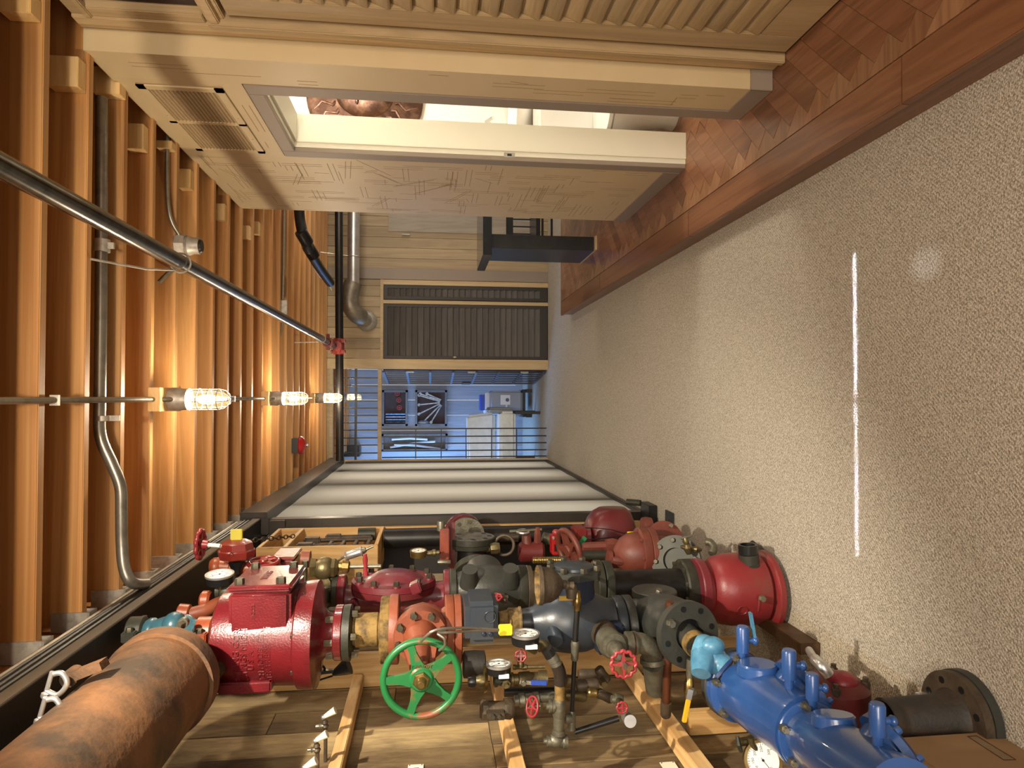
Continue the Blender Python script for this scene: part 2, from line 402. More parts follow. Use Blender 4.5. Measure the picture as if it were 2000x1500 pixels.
# louvered leaves in the far wall
def louver_leaf(root, x0, x1, z0, z1, n, Y, st, mf, ml, side=1):
    B((x0, Y-.035, z0), (x0+st, Y, z1), 'stile', mf, root, bevel=.002); B((x1-st, Y-.035, z0), (x1, Y, z1), 'stile', mf, root, bevel=.002)
    B((x0+st, Y-.035, z0), (x1-st, Y, z0+.10), 'bottom_rail', mf, root, bevel=.002); B((x0+st, Y-.035, z1-.05), (x1-st, Y, z1), 'top_rail', mf, root, bevel=.002)
    h = (z1-z0-.15)/n; l0 = None
    for i in range(n):
        zc = z0+.10+h*(i+.5)
        o = MB().prism([(x0+st, Y-.034, zc-h*.5), (x0+st, Y-.026, zc-h*.5), (x0+st, Y-.004, zc+h*.55), (x0+st, Y-.013, zc+h*.55)], (x1-x0-2*st, 0, 0)).build('louver', ml, root)
    return root
d1 = sroot('door_1'); louver_leaf(d1, fx(702), fx(598), .012, fz(748)-.004, 26, YF+.01, .035, M['darkframe'], M['darklouver'])
hp = at(888, 698, Y=YF-.03); MB().cyl(hp, hp+Vector((0, -.03, 0)), .012, 10).cyl(hp+Vector((0, -.03, -.02)), hp+Vector((0, -.03, .02)), .008, 8).build('door_knob', M['galv'], d1)
d2 = sroot('door_2'); louver_leaf(d2, fx(589), fx(562), .012, fz(748)-.004, 26, YF+.01, .04, M['darkframe'], M['darklouver'])
# panel door with handle at the right of the far wall
d3 = sroot('door_3')
B((fx(459), YF-.008, .12), (fx(459)+.9, YF, fz(757)), 'door_leaf', wood('grey_oak_door', '8f8474', '9f9482', 'z', 7, .5), d3, bevel=.002)
hq = at(793, 458, Y=YF); B((hq.x-.015, YF-.04, hq.z-.05), (hq.x, YF-.012, hq.z+.05), 'handle', M['galv'], d3)
# platform
ZP = .12; XP = .896; YP = 7.30
pl = sroot('trim_2')
B((XP+.02, -3.2, 0), (3.6, YP-.02, ZP-.012), 'platform_base', M['walnut_e'], pl)
B((XP+.008, -3.2, 0), (XP+.02, YP-.008, ZP-.025), 'riser_board', M['walnut_e'], pl)
for a, b_ in [(-3.2, -.6), (-.6, 1.9), (1.9, 3.62), (3.62, 5.6), (5.6, YP)]:
    B((XP, a+.0008, ZP-.03), (1.045, b_-.0008, ZP), 'nosing_board', M['walnut_e'], pl, bevel=.003)
B((XP, YP-.0, ZP-.03), (3.6, YP+.02, ZP), 'end_nosing', M['walnut_e'], pl, bevel=.003)
# herringbone planks clipped to the platform
def clip(poly, ax, val, keep_greater):
    out = []; n = len(poly)
    for i in range(n):
        a, b_ = poly[i], poly[(i+1) % n]; ia = (a[ax] >= val) == keep_greater; ib = (b_[ax] >= val) == keep_greater
        if ia: out.append(a)
        if ia != ib:
            t = (val-a[ax])/(b_[ax]-a[ax]); out.append((a[0]+(b_[0]-a[0])*t, a[1]+(b_[1]-a[1])*t))
    return out
PWm = [wood('walnut_plank_a', '744c34', '8c6246', 'y', 8, .3, st=.1, bs=.05), wood('walnut_plank_b', '785238', '8c6648', 'x', 8, .3, st=.1, bs=.05), wood('walnut_plank_c', '68442e', '80563c', 'y', 8, .3, st=.1, bs=.05), wood('walnut_plank_d', '7c583e', '926c4e', 'x', 8, .3, st=.1, bs=.05)]
pw, L_ = .092, .46
cnt = 0
c45 = math.cos(math.radians(45)); s45 = math.sin(math.radians(45))
def rot(p): return (p[0]*c45-p[1]*s45+1.15, p[0]*s45+p[1]*c45+3)
for r_ in range(-60, 60):
    for c_ in range(-9, 10):
        for kind in (0, 1):
            ox = r_*pw+c_*L_; oy = r_*pw-c_*L_
            q = [(ox, oy), (ox+L_, oy), (ox+L_, oy+pw), (ox, oy+pw)] if kind == 0 else [(ox, oy+pw), (ox+pw, oy+pw), (ox+pw, oy+pw+L_), (ox, oy+pw+L_)]
            q = [rot(p) for p in q]
            for ax, v_, g in ((0, 1.047, True), (0, 2.6, False), (1, .9, True), (1, YP-.002, False)): 
                if q: q = clip(q, ax, v_, g)
            if len(q) < 3: continue
            cx = sum(p[0] for p in q)/len(q); cy = sum(p[1] for p in q)/len(q)
            if cy < 2.7 and cx > 1.42: continue
            if cy > 2.6 and cx > 1.45 and not (2.9 < cy < 3.8) and cy < 5: continue
            A = abs(sum(q[i][0]*q[(i+1) % len(q)][1]-q[(i+1) % len(q)][0]*q[i][1] for i in range(len(q))))/2
            if A < .0005: continue
            q = [(cx+(p[0]-cx)*.988, cy+(p[1]-cy)*.988) for p in q]
            MB().prism([(p[0], p[1], ZP-.011) for p in q], (0, 0, .0105+random.uniform(0, .0006))).build('floor_plank', PWm[(r_*2+kind*1+c_) % 4], pl)
            cnt += 1
print('planks', cnt)
# ---------------------------------------------------------------- right wall (cream, carved)
XR = 1.296; XB = 1.47; Y0, Y1 = 2.69, 4.836; DY0, DY1 = 2.99, 3.66; DZ = 2.257
wr = sroot('wall_right')
B((XR, Y0, ZP), (XB, DY0-.09, 2.84), 'wall_panel', M['cream'], wr)
B((XR, DY1+.09, ZP), (XB, Y1, 2.84), 'wall_panel', M['cream'], wr)
B((XR, DY0-.09, DZ+.07), (XB, DY1+.09, 2.84), 'wall_panel', M['cream'], wr)
# carved lines: short strips in random directions, grouped like cut panels
rg = random.Random(11); mb = MB()
def groove(y, z, y2, z2, w=.0032):
    a = Vector((XR-.0006, y, z)); b_ = Vector((XR-.0006, y2, z2)); d = (b_-a); s_ = d.cross(Vector((1, 0, 0))).normalized()*w/2
    mb.prism([a-s_, b_-s_, b_+s_, a+s_], (.001, 0, 0))
def okk(y, z): return Y0+.02 < y < Y1-.02 and .26 < z < 2.80 and not (DY0-.1 < y < DY1+.1 and z < DZ+.09) and not (2.88 < y < 3.74 and 2.39 < z < 2.80)
for i in range(330):
    y = rg.uniform(Y0, Y1); z = rg.uniform(.25, 2.8); a = rg.choice([0, 0, PI/2, PI/2, rg.uniform(0, PI)]); l = rg.choice([.08, .14, .22, .3])
    for j in range(rg.choice([1, 2, 2])):
        yy = y+j*.03*math.sin(a); zz = z+j*.03*math.cos(a)
        y2 = yy+l*math.cos(a); z2 = zz+l*math.sin(a)
        if okk(yy, zz) and okk(y2, z2) and okk((yy+y2)/2, (zz+z2)/2): groove(yy, zz, y2, z2)
o = mb.build('carved_line', M['groove'], wr); o['kind'] = 'stuff'
# ledger above wall, baseboards
B((XR-.006, Y0-.006, ZP), (XR+.01, DY0-.075, .215), 'baseboard', M['taupe'], wr, bevel=.002)
B((XR-.006, DY1+.085, ZP), (XR+.01, Y1, .215), 'baseboard', M['taupe'], wr, bevel=.002)
B((XR-.006, Y0-.012, ZP), (XR+.1, Y0-.0, .215), 'baseboard', M['taupe'], wr, bevel=.002)
# door casing, jamb, stop, strike plate
dc = sroot('door_4')
B((XR-.004, DY0-.085, ZP), (XR+.02, DY0, DZ+.065), 'casing', M['taupe'], dc, bevel=.002)
B((XR-.004, DY1, ZP), (XR+.02, DY1+.085, DZ+.065), 'casing', M['taupe'], dc, bevel=.002)
B((XR-.004, DY0, DZ), (XR+.02, DY1, DZ+.065), 'casing', M['taupe'], dc, bevel=.002)
B((XR+.02, DY1, ZP), (XB+.02, DY1+.03, DZ), 'jamb', M['white'], dc)
B((XR+.02, DY0-.03, ZP), (XB+.02, DY0, DZ), 'jamb', M['white'], dc)
B((XR+.02, DY0-.03, DZ), (XB+.02, DY1+.03, DZ+.03), 'jamb', M['white'], dc)
B((XR+.045, DY1-.012, ZP), (XB+.02, DY1, DZ), 'door_stop', M['white'], dc, bevel=.002)
B((XR+.045, DY0, DZ-.012), (XB+.02, DY1-.012, DZ), 'door_stop', M['white'], dc, bevel=.002)
sp = at(995, 303, Y=DY1)
B((sp.x-.013, DY1-.0025, sp.z-.03), (sp.x+.013, DY1, sp.z+.03), 'strike_plate', M['galv'], dc, bevel=.001); B((sp.x-.006, DY1-.003, sp.z-.012), (sp.x+.007, DY1-.0024, sp.z+.012), 'latch_hole', M['black'], dc)
# vent grille
vr = thing('vent_grille', 'square louvred air vent grille set high in the cream wall above the washroom door', 'vent')
VY0, VY1, VZ0, VZ1 = 2.945, 3.70, 2.415, 2.76
B((XR-.004, VY0, VZ0), (XR+.002, VY1, VZ1), 'backing', M['groove'], vr)
for lo, hi in [((VY0, VZ0), (VY1, VZ0+.035)), ((VY0, VZ1-.035), (VY1, VZ1)), ((VY0, VZ0), (VY0+.035, VZ1)), ((VY1-.035, VZ0), (VY1, VZ1)), ((3.31, VZ0), (3.335, VZ1))]:
    B((XR-.010, lo[0], lo[1]), (XR-.003, hi[0], hi[1]), 'grille_frame', M['cream'], vr, bevel=.001)
for a, b_ in ((VY0+.035, 3.31), (3.335, VY1-.035)):
    nn = 17
    for i in range(nn):
        z = VZ0+.034+(VZ1-VZ0-.066)*i/nn
        MB().prism([(XR-.004, a, z), (XR-.0115, a, z+.001), (XR-.0115, a, z+.003), (XR-.004, a, z+.011)], (0, b_-a, 0)).build('slat', M['cream'], vr)
for (y, z) in [(VY0+.3, VZ0+.017), (VY0+.3, VZ1-.017), (3.5, VZ0+.017), (3.5, VZ1-.017)]:
    MB().cyl((XR-.012, y, z), (XR-.009, y, z), .004, 8).build('screw', M['cream'], vr)
# washroom beyond the door
wc = sroot('wall_1')
B((XB+.02, 2.2, ZP), (2.9, 2.25, 2.8), 'wall_panel', M['whiteroom'], wc); B((2.66, 2.2, ZP), (2.72, 4.8, 2.8), 'wall_panel', M['whiteroom'], wc)
B((XB+.02, 4.78, ZP), (2.9, 4.83, 2.8), 'wall_panel', M['whiteroom'], wc); B((XB+.0, 2.2, 2.74), (2.9, 4.83, 2.80), 'wall_panel', M['whiteroom'], wc)
def P2(px, py, **k): return at(px, py, **k)
# ---------------------------------------------------------------- washroom things
pc = at(715, 215, X=2.64); pr = .30
t = thing('wall_plaque', 'round dark copper relief plaque of a radiant face on the white washroom wall', 'plaque')
YP_ = 4.77
pc = at(714, 190, Y=YP_); pr = abs(at(600, 200, Y=YP_).z-at(828, 200, Y=YP_).z)/2
copper = paint('dark_copper', '5c4238', '8a6a58', .35, .8, 14, bs=.4, bsc=25)
mb = MB().lathe(pc, pc+Vector((0, -.045, 0)), [(0, pr), (.5, pr), (.75, pr*.95), (.7, pr*.55), (1, pr*.5)], 48); mb.build('disc', copper, t)
mb = MB()
for i in range(24):
    a = 2*PI*i/24; u = Vector((math.cos(a), 0, math.sin(a))); w_ = Vector((0, -.03, 0))
    mb.tube([pc+w_+u*pr*(.5+.08*j) + Vector((-u.z, 0, u.x))*.02*math.sin(j*1.6) for j in range(6)], [.014-.002*j for j in range(6)], 6)
mb.build('ray', copper, t)
mb = MB().ell(pc+Vector((0, -.04, 0)), pr*.42, .05, pr*.5); mb.build('face', copper, t)
mb = MB().ell(pc+Vector((0, -.1, -.02)), .025, .04, .075).build('nose', copper, t)
for s_ in (-1, 1):
    MB().ell(pc+Vector((s_*.055, -.085, .05)), .032, .012, .014, 12, 8).build('eye', copper, t)
MB().ell(pc+Vector((0, -.085, -.10)), .045, .014, .014, 12, 8).build('mouth', copper, t)
# wall-hung basin and toilet seen through the door
q = at(1010, 228, Y=4.3)
t = thing('washbasin', 'white oval washbasin on the wall below the copper plaque', 'basin')
bc = at(1000, 222, Y=4.48)
MB().lathe(bc+Vector((0, 0, -.16)), bc+Vector((0, 0, .0)), [(0, .10), (.3, .2), (.8, .27), (1, .28), (1, .25), (.6, .2), (.4, .05)], 36).build('bowl', M['porcelain'], t)
MB().lathe((bc.x, bc.y, ZP), bc+Vector((0, 0, -.15)), [(0, .13), (.1, .1), (.8, .07), (1, .11)], 24).build('pedestal', M['porcelain'], t)
MB().tube([bc+Vector((0, .2, 0)), bc+Vector((0, .2, .12)), bc+Vector((0, .15, .16)), bc+Vector((0, .08, .12))], .012, 10).build('tap', M['silver'], t)
t = thing('toilet', 'white toilet bowl standing on the walnut floor beyond the door', 'toilet')
tc_ = at(1215, 240, Y=4.05)
cx_, cy_ = tc_.x+.02, 3.85
MB().lathe((cx_, cy_, ZP), (cx_, cy_, ZP+.40), [(0, .13), (.15, .12), (.5, .14), (.85, .2), (1, .21)], 36).build('bowl', M['porcelain'], t)
MB().lathe((cx_, cy_, ZP+.40), (cx_, cy_, ZP+.44), [(0, .2), (.3, .215), (.8, .215), (1, .19)], 36).build('seat_lid', M['porcelain'], t, bevel=.0)
MB().box((cx_-.2, cy_+.22, ZP+.38), (cx_+.2, cy_+.42, ZP+.78)).build('cistern', M['porcelain'], t, bevel=.02)
# ---------------------------------------------------------------- louvred oak wall at the right edge
XL = 1.385
lv = sroot('door_5')
B((XL, 2.30, ZP), (XL+.05, 2.62, 2.84), 'frame_post', M['oakframe'], lv) if False else None
# fixed surround
B((XL-.012, 2.60, ZP), (XL+.06, 2.672, 2.84), 'outer_post', M['oakframe'], lv, bevel=.003)
B((XL-.028, 2.575, ZP), (XL+.03, 2.602, 2.36), 'post_moulding', M['oakframe'], lv, bevel=.004)
B((XL, .3, 2.30), (XL+.06, 2.60, 2.372), 'head_rail', M['oakframe'], lv, bevel=.004)
B((XL-.02, .3, 2.318), (XL+.01, 2.575, 2.352), 'head_moulding', M['oakframe'], lv, bevel=.004)
B((XL, .3, 2.775), (XL+.06, 2.60, 2.84), 'top_rail', M['oakframe'], lv, bevel=.003)
B((XL-.014, .3, 2.765), (XL+.01, 2.60, 2.79), 'top_moulding', M['oakframe'], lv, bevel=.004)
B((XL+.005, .3, 2.372), (XL+.05, .36, 2.775), 'transom_stile', M['oakframe'], lv)
B((XL-.006, 2.545, 2.372), (XL+.05, 2.60, 2.775), 'transom_stile', M['oakframe'], lv, bevel=.003)
# reeded glass: narrow vertical ribs of real relief
mb = MB(); yy = .36
while yy < 2.545:
    mb.prism([(XL+.03, yy, 2.372), (XL+.024, yy+.006, 2.372), (XL+.03, yy+.012, 2.372)], (0, 0, .403)); yy += .012
mb.box((XL+.03, .36, 2.372), (XL+.036, 2.545, 2.775)); o = mb.build('reeded_pane', M['glassdark'], lv, smooth=10)
# leaf: stiles, rails and louvres
dl = sroot('door_6'); LY0, LY1, LZ0, LZ1 = .9, 2.55, ZP+.012, 2.285
B((XL+.002, LY1-.115, LZ0), (XL+.045, LY1, LZ1), 'stile', M['oakframe'], dl, bevel=.003)
B((XL+.002, LY0, LZ0), (XL+.045, LY0+.115, LZ1), 'stile', M['oakframe'], dl, bevel=.003)
B((XL+.002, LY0+.115, LZ0), (XL+.045, LY1-.115, LZ0+.17), 'bottom_rail', M['oakframe'], dl, bevel=.003)
B((XL+.002, LY0+.115, LZ1-.13), (XL+.045, LY1-.115, LZ1), 'top_rail', M['oakframe'], dl, bevel=.003)
n = 24; z0 = LZ0+.17; hh = (LZ1-.13-z0)/n
for i in range(n):
    zc = z0+hh*(i+.5)
    MB().prism([(XL+.004, LY0+.115, zc-hh*.52), (XL-.004, LY0+.115, zc-hh*.42), (XL+.024, LY0+.115, zc+hh*.55), (XL+.034, LY0+.115, zc+hh*.5)], (0, LY1-LY0-.23, 0)).build('louver', M['louver'], dl, bevel=.003, seg=1)
B((XL+.046, .3, ZP), (XL+.09, 2.62, 2.84), 'wall_core', M['darkframe'], lv)
# ---------------------------------------------------------------- roller screen at the left
XS = -.84; SY0, SY1 = 4.70, 8.80
sc = thing('roller_screen', 'large grey fabric roller screen pulled down between dark bronze side tracks on the left', 'screen')
B((-.915, SY0-.02, 2.615), (-.765, SY1, 2.79), 'housing', M['housing'], sc, bevel=.004)
B((-.905, SY0-.035, 2.60), (-.80, SY0-.02, 2.78), 'end_cap', M['housing'], sc, bevel=.003)
B((-.92, SY0-.03, 2.50), (-.82, SY0+.10, 2.60), 'motor_block', M['housing'], sc, bevel=.003)
B((-.875, SY0, .01), (-.815, SY0+.085, 2.60), 'side_track', M['housing'], sc, bevel=.003)
B((-.875, SY1-.06, .01), (-.815, SY1, 2.60), 'side_track', M['housing'], sc, bevel=.003)
B((-.865, SY0+.085, .012), (-.815, SY1-.06, .05), 'bottom_bar', M['housing'], sc, bevel=.004)
sh, nt, b_ = newmat('translucent_shade_cloth'); out = nt.nodes['Material Output']
df = nd(nt, 'ShaderNodeBsdfDiffuse'); df.inputs[0].default_value = (.13, .125, .115, 1); tl = nd(nt, 'ShaderNodeBsdfTranslucent'); tl.inputs[0].default_value = (.62, .59, .52, 1)
ad = nd(nt, 'ShaderNodeAddShader'); nt.links.new(df.outputs[0], ad.inputs[0]); nt.links.new(tl.outputs[0], ad.inputs[1]); nt.links.new(ad.outputs[0], out.inputs[0])
mb = MB(); N = 60; vs = []; fs = []
for i in range(N+1):
    y = SY0+.06+(SY1-.03-SY0-.06)*i/N; x = XS-.002*math.sin(i*.7)
    vs += [(x, y, .04), (x, y, 2.63)]
for i in range(N): fs.append((2*i, 2*i+2, 2*i+3, 2*i+1))
mb.add(vs, fs); o = mb.build('screen_cloth', sh, sc, smooth=180)
B((-.80, SY0+.06, 2.628), (-.764, SY0+.11, 2.65), 'label_plate', M['galv'], sc) if False else None
# wood trim beside the screen and dark vertical pipe behind the valves
o = B((-.955, SY0-.10, 0), (-.866, SY0-.065, 2.50), 'trim_board', M['pine_z']); struct(o); o.name = 'trim_3'
# lit niche behind the translucent screen, with dark uprights close to the cloth
nw = sroot('wall_niche')
B((-1.36, SY0-.03, 0), (-1.20, 8.8, 2.66), 'niche_back', M['panel'], nw)
B((-1.20, SY0-.03, 0), (-.925, SY0+.0, 2.66), 'niche_end', M['darkframe'], nw)
B((-1.20, SY0, 2.62), (-.925, 8.8, 2.66), 'niche_top', M['darkframe'], nw)
for yy, wd in ((7.93, .24), (6.72, .22), (5.50, .16)): B((-.925, yy-wd/2, 0), (-.862, yy+wd/2, 2.62), 'niche_upright', M['black'], nw)
# ---------------------------------------------------------------- ceiling services
def jelly_lamp(y, label, px=None):
    t = thing('caged_lamp', label, 'lamp', 'caged jelly-jar lamps in a row under the joists')
    x = -.012
    B((x-.055, y-.115, 2.775), (x+.055, y+.075, ZC-.001), 'mounting_block', M['pine'], t, bevel=.003)
    b0 = Vector((x, y, 2.775))
    MB().lathe(b0, b0+Vector((0, 0, -.085)), [(0, .05), (.1, .056), (.55, .056), (.62, .052), (1, .050)], 28).build('lamp_housing', M['galv'], t)
    gl0 = b0+Vector((0, 0, -.085))
    MB().lathe(gl0, gl0+Vector((0, 0, -.185)), [(0, .043), (.1, .045), (.7, .045), (.86, .038), (.96, .022), (1, .004)], 28).build('glass_globe', M['globe'], t)
    MB().ell(gl0+Vector((0, 0, -.08)), .022, .022, .045, 16, 10).build('bulb', M['bulb'], t)
    cg = MB(); R = .052
    for z in (-.005, -.05, -.095, -.14): cg.torus(gl0+Vector((0, 0, z)), (0, 0, 1), R, .0022, 28, 6)
    cg.torus(gl0+Vector((0, 0, -.19)), (0, 0, 1), .012, .0024, 14, 6)
    for i in range(6):
        a = PI/3*i+.3; u = Vector((math.cos(a), math.sin(a), 0))
        cg.tube([gl0+u*R, gl0+u*R+Vector((0, 0, -.14)), gl0+u*R*.86+Vector((0, 0, -.168)), gl0+u*R*.5+Vector((0, 0, -.188)), gl0+u*.012+Vector((0, 0, -.192))], .0022, 6)
    cg.build('wire_cage', M['galv'], t)
    return t
def globe_mat():
    m, nt, b = newmat('lit_globe_glass'); out = nt.nodes['Material Output']
    em = nd(nt, 'ShaderNodeEmission'); em.inputs[0].default_value = lin('ffdf8c'); em.inputs[1].default_value = 1.1
    tr = nd(nt, 'ShaderNodeBsdfTransparent'); mx = nd(nt, 'ShaderNodeMixShader'); mx.inputs[0].default_value = .30
    gs = nd(nt, 'ShaderNodeBsdfGlossy'); gs.inputs['Roughness'].default_value = .08; mx2 = nd(nt, 'ShaderNodeMixShader'); mx2.inputs[0].default_value = .06
    nt.links.new(tr.outputs[0], mx.inputs[1]); nt.links.new(em.outputs[0], mx.inputs[2]); nt.links.new(mx.outputs[0], mx2.inputs[1]); nt.links.new(gs.outputs[0], mx2.inputs[2])
    nt.links.new(mx2.outputs[0], out.inputs[0]); return m
def bulb_mat():
    m, nt, b = newmat('lit_bulb'); out = nt.nodes['Material Output']
    em = nd(nt, 'ShaderNodeEmission'); em.inputs[0].default_value = lin('fff0c0'); em.inputs[1].default_value = 14
    tr = nd(nt, 'ShaderNodeBsdfTransparent'); ad = nd(nt, 'ShaderNodeAddShader')
    nt.links.new(tr.outputs[0], ad.inputs[0]); nt.links.new(em.outputs[0], ad.inputs[1]); nt.links.new(ad.outputs[0], out.inputs[0]); return m
M['globe'] = globe_mat(); M['bulb'] = bulb_mat()
LN = {3.40: 'nearest and largest lit caged lamp under the ceiling joists', 5.51: 'second lit caged lamp along the ceiling conduit', 7.62: 'third lit caged lamp, just before the steel sprinkler pipe end', 9.75: 'farthest caged lamp, seen through the bars above the gate'}
for ly in LAMP_Y:
    if ly in LN: jelly_lamp(ly, LN[ly])
for i in range(len(LAMP_Y)-1):
    a, b_ = LAMP_Y[i], LAMP_Y[i+1]
    if b_ < 3: continue
    if a > 7: continue
    t = thing('lamp_conduit', ['straight thin grey conduit running from the photo edge to the nearest lamp', 'short grey conduit between the first and second caged lamps', 'short grey conduit between the second and third caged lamps'][[3.40, 5.51, 7.62].index(b_)], 'conduit')
    MB().tube([(-.012, a+.05, 2.812), (-.012, b_-.12, 2.812), (-.012, b_-.06, 2.76), (-.012, b_-.045, 2.745)], .0115, 10).build('tube', M['emt'], t)
    MB().box((-.03, b_-.93, 2.80), (.006, b_-.915, 2.826)).build('strap', M['galv'], t)
# long steel pipe
t = thing('sprinkler_pipe', 'long bright steel pipe running along the ceiling to the far red coupling', 'pipe')
a_ = Vector((.568, -3, 2.60)); e_ = Vector((.570, 7.80, 2.60))
MB().cyl(a_, a_+(e_-a_)*.972, .0325, 32).build('pipe', M['steelpipe'], t)
red_c = paint('red_coupling', '8e2f22', '6d2419', .45, 0, 10)
c1 = a_+(e_-a_)*.945; MB().ring(c1, c1+Vector((0, .06, 0)), .054, .036, 24).box(c1+Vector((-.085, .01, -.015)), c1+Vector((-.03, .05, .015))).box(c1+Vector((.03, .01, -.015)), c1+Vector((.085, .05, .015))).build('coupling', red_c, t)
MB().cyl(a_+(e_-a_)*.95, e_, .030, 24).build('end_section', M['blackpipe'], t)
for yy, (dx, top) in {3.33: (.11, 2.95)}.items():
    p = at(348, 512, Y=3.33)
hc = Vector((.568, 3.02, 2.60))
MB().torus(hc, (0, 1, 0), .041, .004, 28, 6).tube([hc+Vector((-.03, 0, .03)), hc+Vector((-.05, -.12, .09)), hc+Vector((-.045, -.28, .23))], .0045, 6).build('ring_hanger', M['galv'], t)
hc = Vector((.57, 6.8, 2.60)); MB().torus(hc, (0, 1, 0), .041, .004, 20, 6).tube([hc+Vector((-.03, 0, .03)), hc+Vector((-.05, -.1, .235))], .0045, 6).build('ring_hanger', M['galv'], t)
t = thing('cross_main', 'black iron pipe crossing below the ceiling in front of the far wall', 'pipe')
q = at(662, 600, Y=7.85)
MB().cyl((3.4, 7.85, q.z+.02), (-.72, 7.85, q.z-.02), .045, 24).build('pipe', M['blackpipe'], t)
zc_ = q.z
cc = Vector((.57, 7.85, zc_))
MB().lathe(cc+Vector((-.09, 0, 0)), cc+Vector((.09, 0, 0)), [(0, .056), (.2, .062), (.8, .062), (1, .056)], 20).build('red_tee_clamp', red_c, t)
for sx in (-1, 1):
    for sz in (-1, 1): MB().hexa(cc+Vector((sx*.06, -.05, sz*.07)), cc+Vector((sx*.06, -.085, sz*.07)), .013).box(cc+Vector((sx*.06-.02, -.05, sz*.05-.03)), cc+Vector((sx*.06+.02, .0, sz*.05+.03))).build('clamp_lug', red_c, t)
MB().lathe(cc+Vector((0, -.15, 0)), cc, [(0, .05), (.3, .054), (1, .05)], 20).build('branch', red_c, t)
# flat small stubs: conduit bends, boxes
def path(name, label, cat, pts, r, mat, group=None, seg=12, extras=None):
    t = thing(name, label, cat, group); MB().tube(smooth_path([Vector(p) for p in pts]), r, seg).build('tube', mat, t)
    return t
def smooth_path(p, n=6):
    if len(p) < 3: return p
    out = []
    for i in range(len(p)-1):
        p0 = p[max(i-1, 0)]; p1 = p[i]; p2 = p[i+1]; p3 = p[min(i+2, len(p)-1)]
        for k in range(n):
            t = k/n; out.append(.5*((2*p1)+(-p0+p2)*t+(2*p0-5*p1+4*p2-p3)*t*t+(-p0+3*p1-3*p2+p3)*t**3))
    out.append(p[-1]); return out
yb = 2.90
t = path('bent_conduit', 'thick grey conduit that crosses between the nearest joists and bends down to the steel beam', 'conduit',
     [at(198, 190, Y=yb), at(198, 400, Y=yb), at(197, 600, Y=yb), at(195, 780, Y=yb), at(196, 850, Y=yb), at(218, 905, Y=yb), at(235, 950, Y=yb), at(237, 1000, Y=yb), at(238, 1060, Y=yb), at(243, 1110, Y=yb-.01), at(258, 1138, Y=yb), at(285, 1140, Y=yb+.12)], .0225, paint('bent_conduit_metal', '8d8a80', '7a766b', .35, .7, 18, bs=.03))
p = at(199, 480, Y=yb); MB().ring(p+Vector((.025, 0, 0)), p+Vector((-.025, 0, 0)), .030, .0225, 20).box(p+Vector((-.012, -.012, -.05)), p+Vector((.012, .0, -.02))).build('coupling', M['galv'], t)
p = at(200, 817, Y=yb); MB().ring(p+Vector((.01, 0, 0)), p+Vector((-.01, 0, 0)), .0265, .0225, 16).box(p+Vector((-.011, .0, -.065)), p+Vector((.011, .004, -.02))).build('strap', M['galv'], t)
# junction box with lamp holder
t = thing('junction_box', 'round steel junction box with black socket on the ceiling beyond the steel pipe', 'junction box')
jb = at(358, 478, Y=3.60); jz = ZC-.01
c = Vector((jb.x, 3.62, ZC))
MB().lathe(c, c+Vector((0, 0, -.05)), [(0, .055), (.1, .06), (.8, .06), (1, .055)], 8).build('box', M['galv'], t)
MB().lathe(c+Vector((0, 0, -.05)), c+Vector((0, 0, -.115)), [(0, .045), (.2, .05), (.5, .042), (1, .042)], 24).build('lamp_holder', M['galv'], t)
MB().lathe(c+Vector((0, 0, -.112)), c+Vector((0, 0, -.125)), [(0, .036), (1, .03)], 20).build('socket', M['black'], t)
MB().tube(smooth_path([Vector((1.6, 3.57, 2.86)), Vector((1.1, 3.57, 2.86)), Vector((c.x+.14, 3.57, 2.845)), Vector((c.x+.05, 3.6, ZC-.02))]), .011, 10).build('conduit_arm', M['emt'], t)
MB().tube([c+Vector((-.05, 0, -.02)), c+Vector((-.09, 0, -.02)), c+Vector((-.15, -.03, .03)), c+Vector((-.2, -.06, .06))], .011, 10).build('conduit_arm', M['emt'], t)
t = thing('far_conduit', 'thin grey conduit with a flat switch box crossing the joists before the far wall', 'conduit')
yc = 6.15
MB().tube([at(555, 400, Y=yc), at(554, 520, Y=yc), at(552, 585, Y=yc)], .011, 8).build('tube', M['emt'], t)
p = at(552, 600, Y=yc); MB().box(p+Vector((-.06, -.02, -.04)), p+Vector((.06, .02, .03))).build('box', M['galv'], t, bevel=.004)
MB().tube([at(552, 620, Y=yc), at(550, 640, Y=yc), at(548, 656, Y=yc)], .008, 8).build('tail', M['emt'], t)
t = thing('drain_pipe', 'black plastic pipe bending through the joists towards the far wall', 'pipe')
yc = 6.15
MB().tube(smooth_path([at(584, 400, Y=yc), at(586, 430, Y=yc), at(593, 462, Y=yc), at(604, 488, Y=yc+.15), at(622, 520, Y=yc+.5), at(645, 552, Y=7.1)]), .046, 16).build('pipe', M['blackpipe'], t)
for q in ((593, 465, yc), (606, 492, yc+.18)):
    p = at(q[0], q[1], Y=q[2]); MB().lathe(p+Vector((.05, -.04, .02)), p+Vector((-.04, .04, -.03)), [(0, .052), (.15, .056), (.85, .056), (1, .052)], 20).build('hub', M['blackpipe'], t)
MB().tube(smooth_path([at(612, 520, Y=7.3), at(625, 540, Y=7.5), at(640, 552, Y=7.7), at(648, 566, Y=7.8)]), .011, 8).build('bundled_wire', M['galv'], t)
t = thing('air_duct', 'bright silver duct high at the far wall, ending in a grey sleeve elbow', 'duct')
yd = 8.30
a_ = at(692, 400, Y=yd); b_ = at(690, 553, Y=yd); rd = 11.5*kk(b_)
MB().cyl(Vector((3.3, yd, b_.z)), b_, rd, 28).build('duct', M['silver'], t)
